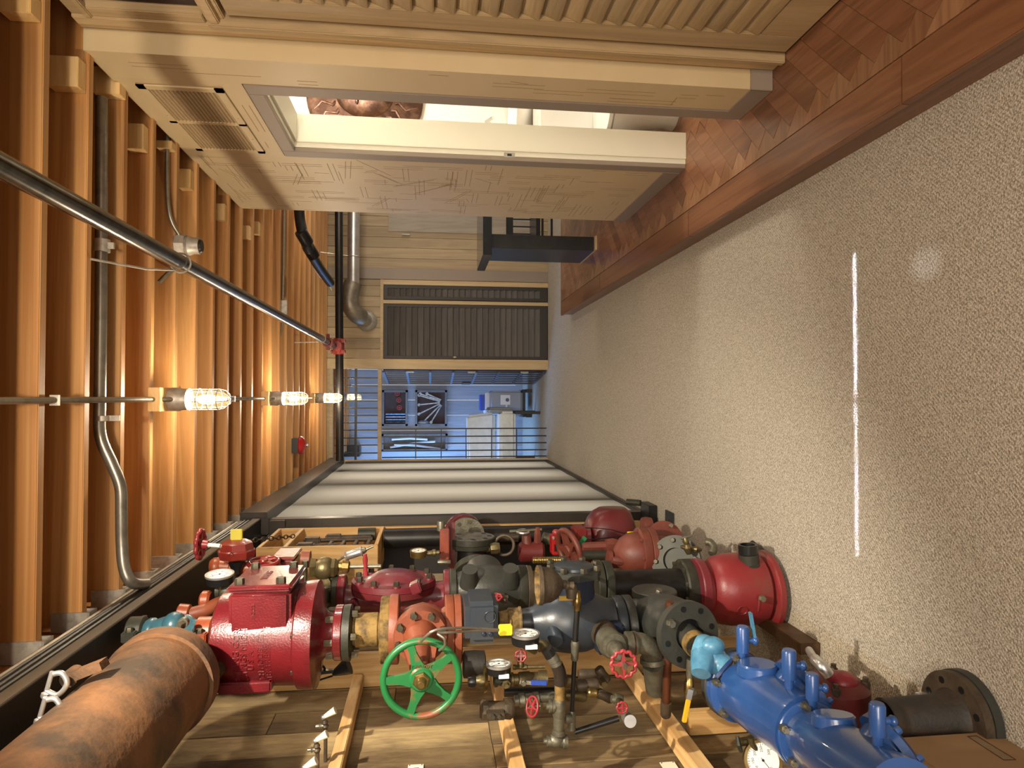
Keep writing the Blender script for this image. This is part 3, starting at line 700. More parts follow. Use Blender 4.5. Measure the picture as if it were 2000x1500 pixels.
MB().tube(smooth_path([b_+Vector((.01, 0, 0)), at(684, 575, Y=yd), at(684, 595, Y=yd), at(694, 612, Y=yd+.05), at(704, 619, Y=yd+.14)], 5), [rd*1.55]*17+[rd*1.45]*0 if False else rd*1.5, 28).build('sleeve', M['sleeve'], t)
MB().lathe(at(702, 618, Y=yd+.1), at(716, 627, Y=YF-.01), [(0, rd*1.15), (.8, rd*1.2), (.85, rd*1.6), (1, rd*1.9)], 32).build('wall_collar', M['galv'], t)
p0 = at(612, 491, Y=8.2); p1 = at(681, 500, Y=8.26)
MB().beam(p0, p1, .004, .03, (0, 1, 0)).torus(Vector((p1.x, yd, b_.z)), (1, 0, 0), rd+.004, .006, 24, 6).build('hanging_strap', M['silver'], t)
# fire bell on a joist
t = thing('fire_bell', 'small red fire alarm bell with a chrome centre fixed to the joists', 'bell')
p = at(571, 870, Z=ZC-.0)
MB().box((p.x-.07, p.y-.05, 2.765), (p.x+.07, p.y+.05, ZC-.001)).build('back_box', M['black'], t, bevel=.003)
q = Vector((p.x+.0, p.y, 2.765))
MB().lathe(q, q+Vector((0, 0, -.06)), [(0, .085), (.15, .09), (.5, .08), (.85, .045), (1, .01)], 28).build('gong', plain('bell_red', 'a01c18', .25), t)
MB().ell(q+Vector((0, 0, -.07)), .016, .016, .018, 12, 8).build('cap_nut', M['silver'], t)
# ---------------------------------------------------------------- black shelf table on the platform
t = thing('console_table', 'black wooden table with a drawer frame on the far end of the walnut platform', 'table')
ty = 6.0
def bb(px0, py0, px1, py1, ya, yb_, name, mat=M['black'], bev=.003):
    a = at(px0, py0, Y=ya); b = at(px1, py1, Y=ya); return B((a.x, ya, a.z), (b.x, yb_, b.z), name, mat, t, bevel=bev)
bt = paint('black_table_stain', '1b1a1a', '272524', .35, 0, 8, bs=.05)
za = at(948, 500, Y=6.05).z; zb = at(930, 500, Y=6.05).z
xl = at(940, 517, Y=6.05).x
B((xl, 5.62, za-.02), (xl+1.2, 6.35, za+.055), 'table_top', paint('table_top_gloss', '1c2026', '262a30', .15, 0, 8, bs=.0), t, bevel=.004)
x2 = at(1150, 497, Z=ZP).x
B((x2-.02, 5.75, ZP+.012), (x2+.10, 6.3, za-.02), 'side_panel', bt, t, bevel=.003)
B((x2-.02, 5.70, ZP), (x2+.10, 6.32, ZP+.012), 'foot_plate', M['panel_trim'], t)
t = thing('black_chair', 'black spindle-backed wooden chair standing beside the black table', 'chair')
cx0 = at(1100, 470, Y=6.6).x-.02
zz_ = lambda px: at(px, 450, Y=6.6).z
for xx in (cx0, cx0+.42):
    for yy in (6.45, 6.85):
        B((xx-.018, yy-.018, ZP), (xx+.018, yy+.018, zz_(1040) if yy < 6.6 else zz_(1000)), 'leg', bt, t, bevel=.003)
B((cx0-.02, 6.43, zz_(1050)), (cx0+.44, 6.87, zz_(1050)+.04), 'seat', bt, t, bevel=.008)
B((cx0-.02, 6.83, zz_(1000)-.04), (cx0+.44, 6.87, zz_(1000)+.03), 'top_rail', bt, t, bevel=.008)
for i in range(5): MB().cyl((cx0+.06+.075*i, 6.85, zz_(1050)+.03), (cx0+.06+.075*i, 6.85, zz_(1000)-.03), .008, 8).build('spindle', bt, t)
for z in (.25, .34):
    B((cx0, 6.44, ZP+z), (cx0+.42, 6.46, ZP+z+.02), 'stretcher', bt, t, bevel=.002); B((cx0-.01, 6.45, ZP+z-.03), (cx0+.01, 6.85, ZP+z-.01), 'stretcher', bt, t, bevel=.002)
# ---------------------------------------------------------------- gate, transom grille and far room
iron = plain('gate_iron', '17181c', .4)
YG = YF+.05
w1 = thing('transom_grille', 'black iron bar grille filling the opening above the gate', 'grille')
zt0, zt1 = fz(738), fz(652)
for py in (739, 754, 768, 783, 797, 811, 825, 839, 854, 868, 883):
    B((fx(py)-.008, YG, zt0), (fx(py)+.008, YG+.016, zt1), 'bar', iron, w1)
B((XO0, YG-.004, fz(694)-.014), (XO1, YG+.020, fz(694)+.014), 'cross_bar', iron, w1)
g1 = thing('closed_gate', 'narrow closed leaf of the black iron gate on the left of the doorway', 'gate')
for py in (837, 852, 865.5, 879.5, 892):
    B((fx(py)-.008, YG, .01), (fx(py)+.008, YG+.016, zt0-.05), 'bar', iron, g1)
for px in (812, 862, 911, 961, 1010):
    B((XO0+.006, YG-.004, fz(px)-.006), (fx(836), YG+.020, fz(px)+.006), 'cross_bar', iron, g1)
g2 = thing('open_gate', 'wide black iron gate leaf swung open into the blue-lit back room', 'gate')
gx = XO1-.03; steelblue = paint('gate_frame_steel', '5d5f6e', '4d4c58', .4, .4, 8)
gz0, gz1 = .03, zt0-.06
hd = Vector((-.13, .99, 0)).normalized()     # swing direction
def gp(d, z): return Vector((gx, YG+.06, z))+hd*d
for d in (0.02, .18, .34, .50, .66, .82, .98):
    MB().beam(gp(d, gz0), gp(d, gz1), .014, .014, (0, 1, 0)).build('bar', iron, g2)
for i in range(8):
    z = gz0+(gz1-gz0)*i/7; MB().beam(gp(0, z), gp(1.0, z), .02, .03).build('cross_bar', steelblue, g2)
MB().beam(gp(1.0, gz0), gp(1.0, gz1), .02, .03, (0, 1, 0)).build('end_bar', steelblue, g2)
MB().beam(gp(.86, 1.02), gp(1.06, 1.02), .03, .12).build('lock_box', M['black'], g2, bevel=.004)
for z in (.3, 1.0, 1.8): MB().cyl(gp(.0, z)+Vector((.0, -.03, -.05)), gp(0, z)+Vector((0, -.03, .05)), .015, 10).build('hinge', M['galv'], g2)
MB().box((gx+.015, YG+.03, gz0), (gx+.028, YG+.9, gz1)).build('kick_board', paint('rust_board', '3a1d12', '2c150d', .6), g2)
# far room shell
wb2 = sroot('wall_far_room'); YB = 11.3
wp = wood('pale_grey_plank', '8f949c', '9ea3aa', 'z', 6, .6, bs=.05)
x = -2.8
while x < 1.6:
    B((x+.002, YB, 0), (x+.248, YB+.03, 3.08), 'wall_plank', wp, wb2, bevel=.003, seg=1); x += .25
B((-2.9, YF+.16, 0), (-2.85, YB, 3.08), 'side_panel', wp, wb2); B((1.0, YF+.16, 0), (1.05, YB, 3.08), 'side_panel', wp, wb2)
# display boxes on the far plank wall
fr = paint('grey_display_wood', '6e6c6c', '5a5856', .6, 0, 10); frd = paint('brown_display_back', '4a3a38', '3a2e2e', .7, 0, 6)
def display(px0, py0, px1, py1, label, back):
    t = thing('display_box', label, 'display box', 'open display boxes on the far plank wall')
    a = at(px0, py0, Y=YB-.1); b = at(px1, py1, Y=YB-.1); x0, x1 = sorted((a.x, b.x)); z0, z1 = sorted((a.z, b.z))
    B((x0, YB-.012, z0), (x1, YB-.001, z1), 'back', back, t)
    for lo, hi in (((x0, z0), (x1, z0+.035)), ((x0, z1-.035), (x1, z1)), ((x0, z0), (x0+.035, z1)), ((x1-.035, z0), (x1, z1))):
        B((lo[0], YB-.1, lo[1]), (hi[0], YB-.012, hi[1]), 'frame', fr, t, bevel=.002)
    return t, x0, x1, z0, z1
redv = plain('display_valve_red', '9a3a38', .5); grm = paint('display_tool_steel', '8a98a6', '5d6873', .4, .6, 20)
t, x0, x1, z0, z1 = display(746, 762, 796, 832, 'display box of small red handwheels, uppermost on the far plank wall', frd)
def inbox(name, mb, mat, label=None, cat='tool', group='tools and valves shown in the far display boxes'):
    o = mb.build(name, mat); tag(o, label, cat, group); return o
for i, (px, py) in enumerate([(776, 768), (779, 781), (780, 796)]):
    c = at(px, py, Y=YB-.06)
    inbox('display_handwheel', MB().torus(c, (0, 1, 0), .035, .009, 18, 6).cyl(c+Vector((0, .045, 0)), c+Vector((0, -.02, 0)), .012, 8).beam(c+Vector((-.035, 0, 0)), c+Vector((.035, 0, 0)), .008, .01).beam(c+Vector((0, 0, -.035)), c+Vector((0, 0, .035)), .008, .01, (1, 0, 0)), redv, ['upper red handwheel inside the far display box', 'middle red handwheel inside the far display box', 'lower dark red handwheel inside the far display box'][i], 'valve')
for i, py in enumerate((790, 797, 804, 811)):
    c = at(757, 812, Y=YB-.06); d = Vector((0, 0, .2)); x = x0+.06+.045*i
    inbox('display_tube', MB().cyl((x, YB-.05, z1-.42), (x, YB-.05, z1-.06), .014, 8), grm, ['topmost-left straight grey tube', 'second straight grey tube', 'third straight grey tube', 'straight grey tube nearest the gate'][3-i]+' in the display box with red handwheels', 'tube')
t, x0, x1, z0, z1 = display(811, 762, 873, 832, 'display box with tools fanned out around a grey hub, on the far plank wall', frd)
hc = at(872, 786, Y=YB-.06)+Vector((0, 0, .06))
for i in range(7):
    a = math.radians(25+20*i); d = Vector((-math.cos(a), 0, math.sin(a))); 
    e = hc+d*.45
    e.x = min(max(e.x, x0+.06), x1-.06); e.z = min(e.z, z1-.06)
    inbox('fanned_spanner', MB().beam(hc+d*.05, e, .02, .022, (0, 1, 0)).cyl(e+Vector((0, .012, 0)), e-Vector((0, .012, 0)), .025, 10), grm, ['first', 'second', 'third', 'fourth', 'fifth', 'sixth', 'seventh'][i]+' grey spanner of the fan in the far display box, counted from the ceiling side', 'spanner')
inbox('display_shield', MB().ell(at(827, 826, Y=YB-.06), .05, .03, .11, 14, 8), grm, 'small silver oval plate at the lower left of the fanned tools box', 'plate')
t, x0, x1, z0, z1 = display(745, 848, 874, 881, 'long narrow display box of tongs behind the closed gate leaf', fr)
for i, (a, b) in enumerate([((765, 858), (835, 858)), ((770, 868), (860, 877)), ((762, 874), (850, 862))]):
    inbox('long_tongs', MB().tube([at(a[0], a[1], Y=YB-.06), at((a[0]+b[0])/2, (a[1]+b[1])/2-2, Y=YB-.05), at(b[0], b[1], Y=YB-.06)], .02, 8), plain('pale_tool', 'c8ced2', .4), ['pale tongs nearest the room gate in the narrow far display box', 'middle pale tongs in the narrow far display box', 'pale tongs crossing the others in the narrow far display box'][i], 'tongs')
# grey machine case, blue box, side table, couch in the far room
yt = 10.2
t = thing('machine_case', 'grey rounded equipment case with a white square label in the far room', 'case')
a = at(957, 763, Y=yt); b = at(1021, 812, Y=yt)
B((b.x, yt, b.z), (a.x, yt+.45, a.z), 'case', plain('case_grey', '9aa2b0', .45), t, bevel=.03, seg=3)
c = at(987, 781, Y=yt); s_ = 9.5*kk(c); B((c.x-s_, yt-.006, c.z-s_), (c.x+s_, yt-.001, c.z+s_), 'label_plate', plain('label_white', 'eef2f4', .5), t)
c2 = c+Vector((-.0, -.006, -.03)); MB().cyl(c2, c2+Vector((0, -.004, 0)), .028, 18).build('label_emblem', plain('emblem_grey', '5d6a78', .5), t)
h = at(989, 797, Y=yt); MB().box((h.x-.07, yt-.02, h.z-.015), (h.x+.05, yt-.001, h.z+.012)).build('handle', plain('handle_white', 'dfe6ea', .4), t, bevel=.005)
B((b.x+.03, yt+.05, a.z), (a.x-.03, yt+.4, a.z+.07), 'lid_tray', plain('tray_white', 'dfe4e8', .5), t, bevel=.01)
o = B((b.x+.08, yt+.08, a.z+.071), (a.x-.06, yt+.36, a.z+.14), 'blue_box', plain('box_blue', '2f55b8', .5), bevel=.006); tag(o, 'blue box lying on top of the grey equipment case', 'box')
t = thing('side_table', 'dark wooden side table carrying the grey case in the far room', 'table')
B((b.x-.02, yt-.01, b.z-.04), (a.x+.01, yt+.46, b.z-.002), 'table_top', M['darkframe'], t, bevel=.004)
for xx in (b.x, a.x): 
    for yy in (yt+.02, yt+.45): B((xx-.025, yy-.02, 0), (xx+.025, yy+.02, b.z-.05), 'leg', M['darkframe'], t, bevel=.003)
t = thing('armchair', 'pale upholstered armchair with dark legs behind the closed gate', 'armchair')
cush = paint('pale_upholstery', 'e2e8ea', 'd4dcde', .9, 0, 12, bs=.3, bsc=60)
yk = 9.85; aa = at(912, 805, Y=yk); ab = at(1000, 895, Y=yk); am = at(967, 830, Y=yk)
mb = MB().prism([(ab.x-.3, yk, am.z), (aa.x, yk, am.z), (aa.x-.05, yk+.05, aa.z), (ab.x-.3, yk+.05, aa.z-.02)], (0, .18, 0)); mb.build('backrest', cush, t, bevel=.04, seg=3)
B((ab.x-.3, yk-.45, ab.z), (aa.x+.02, yk+.02, am.z-.02), 'seat', cush, t, bevel=.04, seg=3)
B((aa.x+.0, yk-.42, ab.z+.02), (aa.x+.07, yk+.12, am.z+.14), 'arm', plain('arm_grey', '8c959a', .7), t, bevel=.03, seg=3)
for xx in (aa.x, ab.x): 
    for yy in (yk-.4, yk+.1): B((xx-.02, yy-.02, 0), (xx+.02, yy+.02, ab.z+.005), 'leg', M['darkframe'], t, bevel=.003)
ca_ = at(668, 872, Y=11.0); cb_ = at(702, 892, Y=11.0)
o = B((cb_.x, 11.0, cb_.z), (ca_.x, 11.29, ca_.z), 'black_case', M['black'], bevel=.004); tag(o, 'black box on the far wall behind the transom grille', 'box')
# ================================================================ VALVE WALL
X1 = Vector((1, 0, 0)); Y1_ = Vector((0, 1, 0)); Z1_ = Vector((0, 0, 1))
def V(px, py, Y): return at(px, py, Y=Y)
def Lz(t, name, mat, x0, y0, x1, y1, Y, prof, seg=28, Yb=None, **k):
    A = V(x0, y0, Y); Bv = V(x1, y1, Yb or Y)
    pr = [(u, r*kk(A+(Bv-A)*min(max(u, 0), 1))) for u, r in prof]
    return MB().lathe(A, Bv, pr, seg).build(name, mat, t, **k)
def vert(t, name, mat, y, Y, prof, seg=32, x_end=None, **k):
    """profile of a vertical-axis body: [(image x, radius px)] on the vertical line through image y"""
    xs = [p[0] for p in prof]; A = V(xs[0], y, Y); 
    kz = kk(A); pts = []
    zt = A.z; zb = at(xs[-1], y, Y=Y).z
    X = at((xs[0]+xs[-1])/2, y, Y=Y).x
    A = Vector((X, Y, zt)); Bv = Vector((X, Y, zb)); L = (zt-zb)
    pr = []
    for x, r in prof:
        z = at(x, y, Y=Y).z; pr.append(((zt-z)/L, r*kk(Vector((X, Y, z)))))
    return MB().lathe(A, Bv, pr, seg).build(name, mat, t, **k), X
def bolts(t, mat, c, ax, R, n, size=.012, h=.012, ph=0, name='bolt', skip=()):
    c = Vector(c); ax = Vector(ax).normalized(); q = Z1_.cross(ax) if abs(ax.z) < .9 else X1.copy()
    q = (q-ax*q.dot(ax)).normalized(); w = ax.cross(q); m0 = None
    for i in range(n):
        if i in skip: continue
        a = ph+2*PI*i/n; p = c+(q*math.cos(a)+w*math.sin(a))*R
        if m0 is None:
            o = MB().hexa(p, p+ax*h, size).build(name, mat, t); m0 = o; p0 = p
        else:
            o = m0.copy(); COL.objects.link(o); o.location = m0.location+(p-p0)
def handwheel(t, c, ax, R, r, mat, n=5, hub=.3, lobes=0, name='wheel', dish=0, ph=PI/2, spoke_w=None, rimmat=None):
    c = Vector(c); ax = Vector(ax).normalized(); q = Z1_.cross(ax) if abs(ax.z) < .9 else X1.copy()
    q = (q-ax*q.dot(ax)).normalized(); w = ax.cross(q); N = 72 if lobes else 48; pts = []; 
    for i in range(N):
        a = 2*PI*i/N; rr = R*(1+(.07*math.cos(lobes*a) if lobes else 0)); pts.append(c+(q*math.cos(a)+w*math.sin(a))*rr)
    hc = c-ax*dish
    t = MB().lathe(hc-ax*r, hc+ax*r*1.3, [(0, R*hub), (.8, R*hub), (1, R*hub*.85)], 24).build('handwheel', mat, t)
    MB().tube(pts, r, 10, closed=True).build('rim', rimmat or mat, t)
    sw = spoke_w or r*1.5
    for i in range(n):
        a = ph+2*PI*i/n; u = q*math.cos(a)+w*math.sin(a); v = ax.cross(u)
        L = R-hub*R*.5; mbs = MB(); pp = []
        for k_, (s_, wd) in enumerate([(hub*.5, sw*2.6), (.45, sw*1.5), (.7, sw), (1.0, sw*1.05)]):
            pp.append((c+u*R*s_-ax*dish*(1-s_), wd))
        for (a1, w1), (a2, w2) in zip(pp, pp[1:]):
            vs = []
            for (pt, wd) in ((a1, w1), (a2, w2)):
                for sx in (-1, 1):
                    for sz in (-1, 1): vs.append(pt+v*sx*wd/2+ax*sz*r*.7)
            mbs.add(vs, [(0, 1, 3, 2), (4, 6, 7, 5), (0, 4, 5, 1), (2, 3, 7, 6), (0, 2, 6, 4), (1, 5, 7, 3)])
        mbs.build('spoke', mat, t)
    return c
dialw = plain('gauge_dial_white', 'f3f2ea', .4); inkm = plain('gauge_ink', '141414', .6)
def textmesh(s, size, ext=.0006):
    cu = bpy.data.curves.new('txt', 'FONT'); cu.body = s; cu.size = size; cu.extrude = ext; cu.align_x = 'CENTER'; cu.align_y = 'CENTER'; cu.resolution_u = 2
    o = bpy.data.objects.new('txt', cu); COL.objects.link(o); bpy.context.view_layer.update()
    dg = bpy.context.evaluated_depsgraph_get(); me = bpy.data.meshes.new_from_object(o.evaluated_get(dg))
    mb = MB().add([v.co.copy() for v in me.vertices], [tuple(p.vertices) for p in me.polygons])
    bpy.data.objects.remove(o); bpy.data.curves.remove(cu); bpy.data.meshes.remove(me); return mb
def text(t, name, s, c, xd, yd, size, mat, ext=.0006, wrap=None):
    mb = textmesh(s, size, ext); xd = Vector(xd).normalized(); yd = Vector(yd).normalized(); zd = xd.cross(yd)
    out = []
    for v in mb.v:
        if wrap:      # wrap round a vertical cylinder: wrap = (axis xy centre, radius, z)
            cx, cy, R, a0, z = wrap; a = a0+v.x/R; rr = R+v.z
            out.append(Vector((cx+rr*math.sin(a), cy-rr*math.cos(a), z+v.y)))
        else: out.append(Vector(c)+xd*v.x+yd*v.y+zd*v.z)
    mb.v = out; return mb.build(name, mat, t)
def gauge(t, c, ax, r, body, depth=.045, upv=(0, 1, 0), ring=None, label=True):
    c = Vector(c); ax = Vector(ax).normalized(); u = Vector(upv); u = (u-ax*u.dot(ax)).normalized(); sx = u.cross(ax)
    MB().lathe(c-ax*depth, c, [(0, r*.75), (.1, r*.96), (.9, r), (1, r)], 36).build('case', body, t)
    MB().ring(c-ax*.004, c+ax*.004, r*1.03, r*.88, 40).build('bezel', ring or M['silver'], t)
    t = MB().cyl(c+ax*.0002, c+ax*.001, r*.9, 36).build('dial', dialw, t)
    mb = MB()
    for i in range(31):
        a = math.radians(225-9*i); d = u*math.sin(a)+sx*math.cos(a); l0 = .70 if i % 5 == 0 else .76
        mb.beam(c+ax*.0014+d*r*l0, c+ax*.0014+d*r*.83, r*.02, .0006, ax)
    o = mb.build('dial_marks', inkm, t); o['kind'] = 'stuff'
    for i, s in enumerate(('0', '50', '100', '150', '200', '250', '300')):
        a = math.radians(225-45*i); d = u*math.sin(a)+sx*math.cos(a)
        text(t, 'numeral', s, c+ax*.0014+d*r*.55, sx, u, r*.2, inkm, .0002)
    a = math.radians(215); d = u*math.sin(a)+sx*math.cos(a)
    MB().beam(c+ax*.0018-d*r*.15, c+ax*.0018+d*r*.7, r*.03, .0006, ax).cyl(c+ax*.001, c+ax*.003, r*.07, 12).build('needle', inkm, t)
DK[0] = .62; DK[1] = .10
rust = paint('rusty_pipe', '47341f', '8a5a2c', .7, .15, 5, .38, .62, .7, 40)
crim = paint('crimson_enamel', '7c121c', '661018', .28, 0, 8, bs=.25, bsc=150, coat=.35)
crim2 = paint('crimson_dusty', '84162a', '7a3434', .4, 0, 9, .45, .75, .2, 100, coat=.2)
redd = paint('dusty_dark_red', '7c1d1c', '6e4238', .5, 0, 10, .5, .8, .2)
redb = paint('red_brown_primer', '8a3f2c', '75382a', .5, 0, 8, bs=.15)
orng = paint('orange_primer', 'a4502a', '8c4222', .5, 0, 6, bs=.2)
orng2 = paint('orange_coupling_paint', 'b5521e', '933e18', .4, 0, 10, bs=.15)
green_w = paint('green_wheel_paint', '1a8240', 'a0522e', .35, 0, 7, .55, .62, .1)
gdark = paint('dark_green_grey_iron', '3c3d31', '4a4a3c', .5, .3, 12, bs=.2)
grey = paint('charcoal_cast_iron', '42443f', '55544a', .45, .2, 9, .45, .8, .25, 70)
navy = paint('navy_grey_enamel', '3c4652', '4c5052', .35, .1, 9, .45, .75, .12, 60)
navyd = paint('deep_navy', '27304a', '2f3646', .4, .1, 9, bs=.1)
tealp = paint('teal_enamel', '2f6273', '3d7383', .35, 0, 9, bs=.15, coat=.2)
brassm = paint('aged_bronze', '8e7f55', '75683f', .42, .75, 14, bs=.3)
brass = paint('bright_brass', 'b89a55', '9c7f40', .3, .85, 14, bs=.1)
yrust = paint('ochre_rust', 'a9853a', '5f4a26', .75, .1, 22, .42, .62, .6, 60)
brown = paint('brown_iron', '6a5a45', '4f4232', .55, .4, 12, bs=.35)
galvp = paint('dull_galvanised', '8f8b76', '6f6b58', .45, .6, 14, bs=.3)
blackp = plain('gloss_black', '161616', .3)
bluev = paint('bright_blue_enamel', '2a63b4', '245aa6', .28, 0, 6, bs=.08, coat=.3)
lblue = paint('light_blue_enamel', '62b4dc', '3d86b0', .35, 0, 9, bs=.5, bsc=26, coat=.2)
yel = plain('yellow_plastic', 'e8dc1e', .5); redh = paint('red_handwheel_paint', 'c0323a', 'a82a30', .35, 0, 10, bs=.1)
copperp = paint('copper_pipe', '8f5434', '6e3f28', .4, .7, 10, bs=.1)
boltm = paint('dark_bolt', '55503f', '6e6750', .5, .6, 20, bs=.1)
boltb = paint('bright_bolt', 'b0aa94', '8d8872', .35, .8, 20, bs=.1)
card = paint('cardboard', 'b08757', 'a87f50', .8, 0, 4, bs=.05)
# ---- wooden rails and posts on the plank wall
def rail(px, py, X, dz, dx, y0, y1, label):
    p = at(px, py, X=X)
    o = B((XW+.008, y0, p.z-dz), (X, y1, p.z), 'wooden_rail', M['pine_y'], bevel=.003); tag(o, label, 'rail'); return o
rail(640, 1500, -1.285, .045, .07, 1.6, 3.24, 'upper horizontal pine rail fixed to the weathered plank wall')
rail(1000, 1500, -1.285, .05, .07, 1.6, 3.24, 'middle horizontal pine rail fixed to the weathered plank wall')
rail(1362, 1500, -1.285, .06, .07, 1.6, 3.24, 'lower horizontal pine rail fixed to the plank wall near the copper pipe')
o = B((XW+.008, 3.25, .0), (-1.20, 3.29, 2.64), 'wooden_post', M['pine_z'], bevel=.003); tag(o, 'tall vertical pine board standing against the plank wall behind the valves', 'post')
a = at(1348, 1434, X=-1.345); b = at(1466, 1434, X=-1.345); o = B((XW+.008, a.y, b.z), (-1.26, a.y+.04, a.z), 'wooden_block', M['pine_z'], bevel=.003); tag(o, 'short upright pine board low on the wall behind the yellow-handled valve', 'board')
o = B((-1.02, 2.55, .003), (-.975, 3.4, .09), 'kerb_board', paint('brown_board', '6b4a26', '5a3d20', .6), bevel=.003); tag(o, 'brown kerb board on the floor under the large red valve', 'board')
# ---- big rusty pipe hung under the beam
t = thing('rusty_pipe', 'thick rusty brown pipe hung under the black beam at the upper left wall', 'pipe')
Yp = 2.30; c = V(314, 1335, Yp); k = kk(c); R = 105*k
c.z = V(314, 1335, Yp).z
MB().lathe(c, c+Vector((0, -4.2, 0)), [(0, R*.93), (1, R*.93)], 64).build('pipe', rust, t)
MB().ring(c+Vector((0, .03, 0)), c+Vector((0, -.035, 0)), R, R*.90, 64).build('end_ring', rust, t)
MB().lathe(c+Vector((0, .03, 0)), c+Vector((0, .02, 0)), [(0, R*.9), (1, R*.9)], 48).build('end_plate', rust, t)
lg = at(165, 1312, Y=1.95)
MB().beam(lg+Vector((.02, 0, -.05)), lg+Vector((-.01, 0, .03)), .022, .045, (0, 1, 0)).cyl(lg+Vector((-.01, -.022, .03)), lg+Vector((-.01, .022, .03)), .022, 16).build('lifting_lug', rust, t)
for i, (px, py, yy) in enumerate([(105, 1333, 1.9), (92, 1384, 1.85)]):
    s_ = thing('bow_shackle', ['chrome bow shackle hooked to the lug on top of the rusty pipe', 'lower chrome shackle half hidden behind the rusty pipe'][i], 'shackle', 'shackles beside the rusty pipe')
    p = at(px, py, Y=yy)
    MB().tube(smooth_path([p+Vector((-.02, 0, .018)), p+Vector((-.032, 0, -.01)), p+Vector((-.005, 0, -.032)), p+Vector((.022, 0, -.02)), p+Vector((.022, 0, .0))]), .007, 10).build('bow', M['silver'], s_)
    MB().cyl(p+Vector((-.026, 0, .018)), p+Vector((.028, 0, .004)), .006, 10).hexa(p+Vector((-.026, 0, .018)), p+Vector((-.038, 0, .021)), .011).build('pin', M['silver'], s_)
# ---- run A (nearest vertical run)
YA = 2.62
def groove_coupling(label, x0, x1, y, Y, r, mat, cat='coupling', name='pipe_coupling'):
    t = thing(name, label, cat); ob, X = vert(t, 'housing', mat, y, Y, [(x0, r*.86), (x0+3, r), (x1-3, r), (x1, r*.86)], 24)
    za = V(x0, y, Y).z; zb = V(x1, y, Y).z; k = kk(V(x0, y, Y))
    for s_ in (-1, 1):
        q = Vector((X+s_*0, Y+s_*(r+7)*k, (za+zb)/2)); 
        B((q.x-10*k, q.y-8*k, q.z-abs(za-zb)*.42), (q.x+10*k, q.y+8*k, q.z+abs(za-zb)*.42), 'bolt_lug', mat, t, bevel=.004)
        MB().hexa((q.x+10*k, q.y, q.z), (q.x+18*k, q.y, q.z), .012).build('bolt', boltm, t)
    return t
groove_coupling('dark green-grey pipe coupling at the top of the vertical run, behind the rusty pipe', 251, 284, 1232, YA, 27, gdark)
t = thing('check_valve', 'small teal check valve between the green-grey and the orange coupling', 'valve')
vert(t, 'body', tealp, 1233, YA, [(284, 22), (292, 27), (300, 27), (304, 24), (325, 30), (350, 32), (368, 30), (378, 22), (390, 20)])
p = V(356, 1218, YA-.14); MB().hexa(p, p+Vector((.0, -.02, .006)), .012).cyl(p+Vector((0, .02, 0)), p, .018, 14).build('plug', boltb, t)
MB().ell(V(340, 1220, YA-.03), .045, .05, .04).build('side_boss', tealp, t)
groove_coupling('bright orange pipe coupling above the large crimson alarm valve', 385, 418, 1234, YA, 29, orng2)
t = thing('alarm_valve', 'large crimson alarm check valve with raised cast lettering and a bolted square cover', 'valve')
ob, XA = vert(t, 'neck', crim, 1234, YA, [(417, 25), (446, 26)])
ob, XA = vert(t, 'body', crim, 1240, YA, [(428, 40), (431, 78), (436, 86), (470, 90), (540, 91), (586, 92), (590, 99), (606, 101), (622, 101), (626, 80), (632, 50), (642, 40), (656, 38)], 56)
k = kk(V(520, 1240, YA)); cz = lambda px: V(px, 1240, YA).z
xa = XA+.0; 
bx0 = XA+.05; bx1 = V(520, 1150, YA-.16).x
MB().box((bx0, YA-.155, cz(583)), (bx1-.012, YA+.12, cz(468))).build('cover_box', crim, t, bevel=.014, seg=3)
MB().box((bx1-.012, YA-.165, cz(586)), (bx1+.012, YA+.13, cz(465))).build('cover_plate', crim, t, bevel=.010, seg=3)
for z_ in (cz(486), cz(563)):
    for y_ in (YA-.13, YA+.09): MB().hexa((bx1+.012, y_, z_), (bx1+.032, y_, z_), .017).build('bolt', boltm, t)
text(t, 'cast_mark', 'VIKING', (bx1+.013, YA-.02, cz(524)), (0, 1, 0), (0, 0, 1), .034, paint('mark_shadow', '5a1c18', '6a221c', .5), .0008)
text(t, 'size_plate_text', 'MODEL', ((XA+bx1)/2+.03, YA-.156, cz(515)), (1, 0, 0), (0, 0, 1), .016, crim, .002)
RB = 91*k
for s, px, a0, sz in [('THE VIKING CORP', 486, -.12, .030), ('HASTINGS MICH', 500, -.12, .030), ('U S A', 513, -.12, .030), ('4 INCH MODEL E2 UL', 531, -.12, .027), ('WATER PRESS-VARY', 544, -.12, .030)]:
    text(t, 'cast_lettering', s, None, X1, Z1_, sz, crim, .0022, wrap=(XA, YA, RB, a0-.05, cz(px)))
text(t, 'cast_lettering', 'SIDE', None, X1, Z1_, .02, crim, .0015, wrap=(XA, YA, 26*k, -.5, cz(435)))
p = Vector((XA+math.sin(-.30)*RB, YA-math.cos(-.30)*RB, cz(452))); MB().lathe(p+Vector((0, .01, 0)), p+Vector((-.01, -.03, 0)), [(0, .026), (.6, .024), (1, .02)], 20).hexa(p+Vector((0, -.015, 0)), p+Vector((-.008, -.045, 0)), .018).build('pipe_plug', boltm, t)
MB().add(*(lambda q: ([Vector((XA+(RB+q[i][2])*math.sin(q[i][0]), YA-(RB+q[i][2])*math.cos(q[i][0]), cz(q[i][1]))) for i in range(len(q))], [(2*i, 2*i+2, 2*i+3, 2*i+1) for i in range(len(q)//2-1)]))([(a, 446, .001) if s_ == 0 else (a, 548, .001) for a in [-.95+.06*j for j in range(9)] for s_ in (0, 1)] )).build('foot_rib', crim, t) if False else None
MB().box((XA-.150, YA-.15, cz(548)), (XA-.11, YA-.02, cz(448))).build('foot_rib', crim, t, bevel=.006)
bolts(t, boltm, (XA, YA, cz(592)), (0, 0, 1), 96*k-.012, 8, .013, .014, .3)
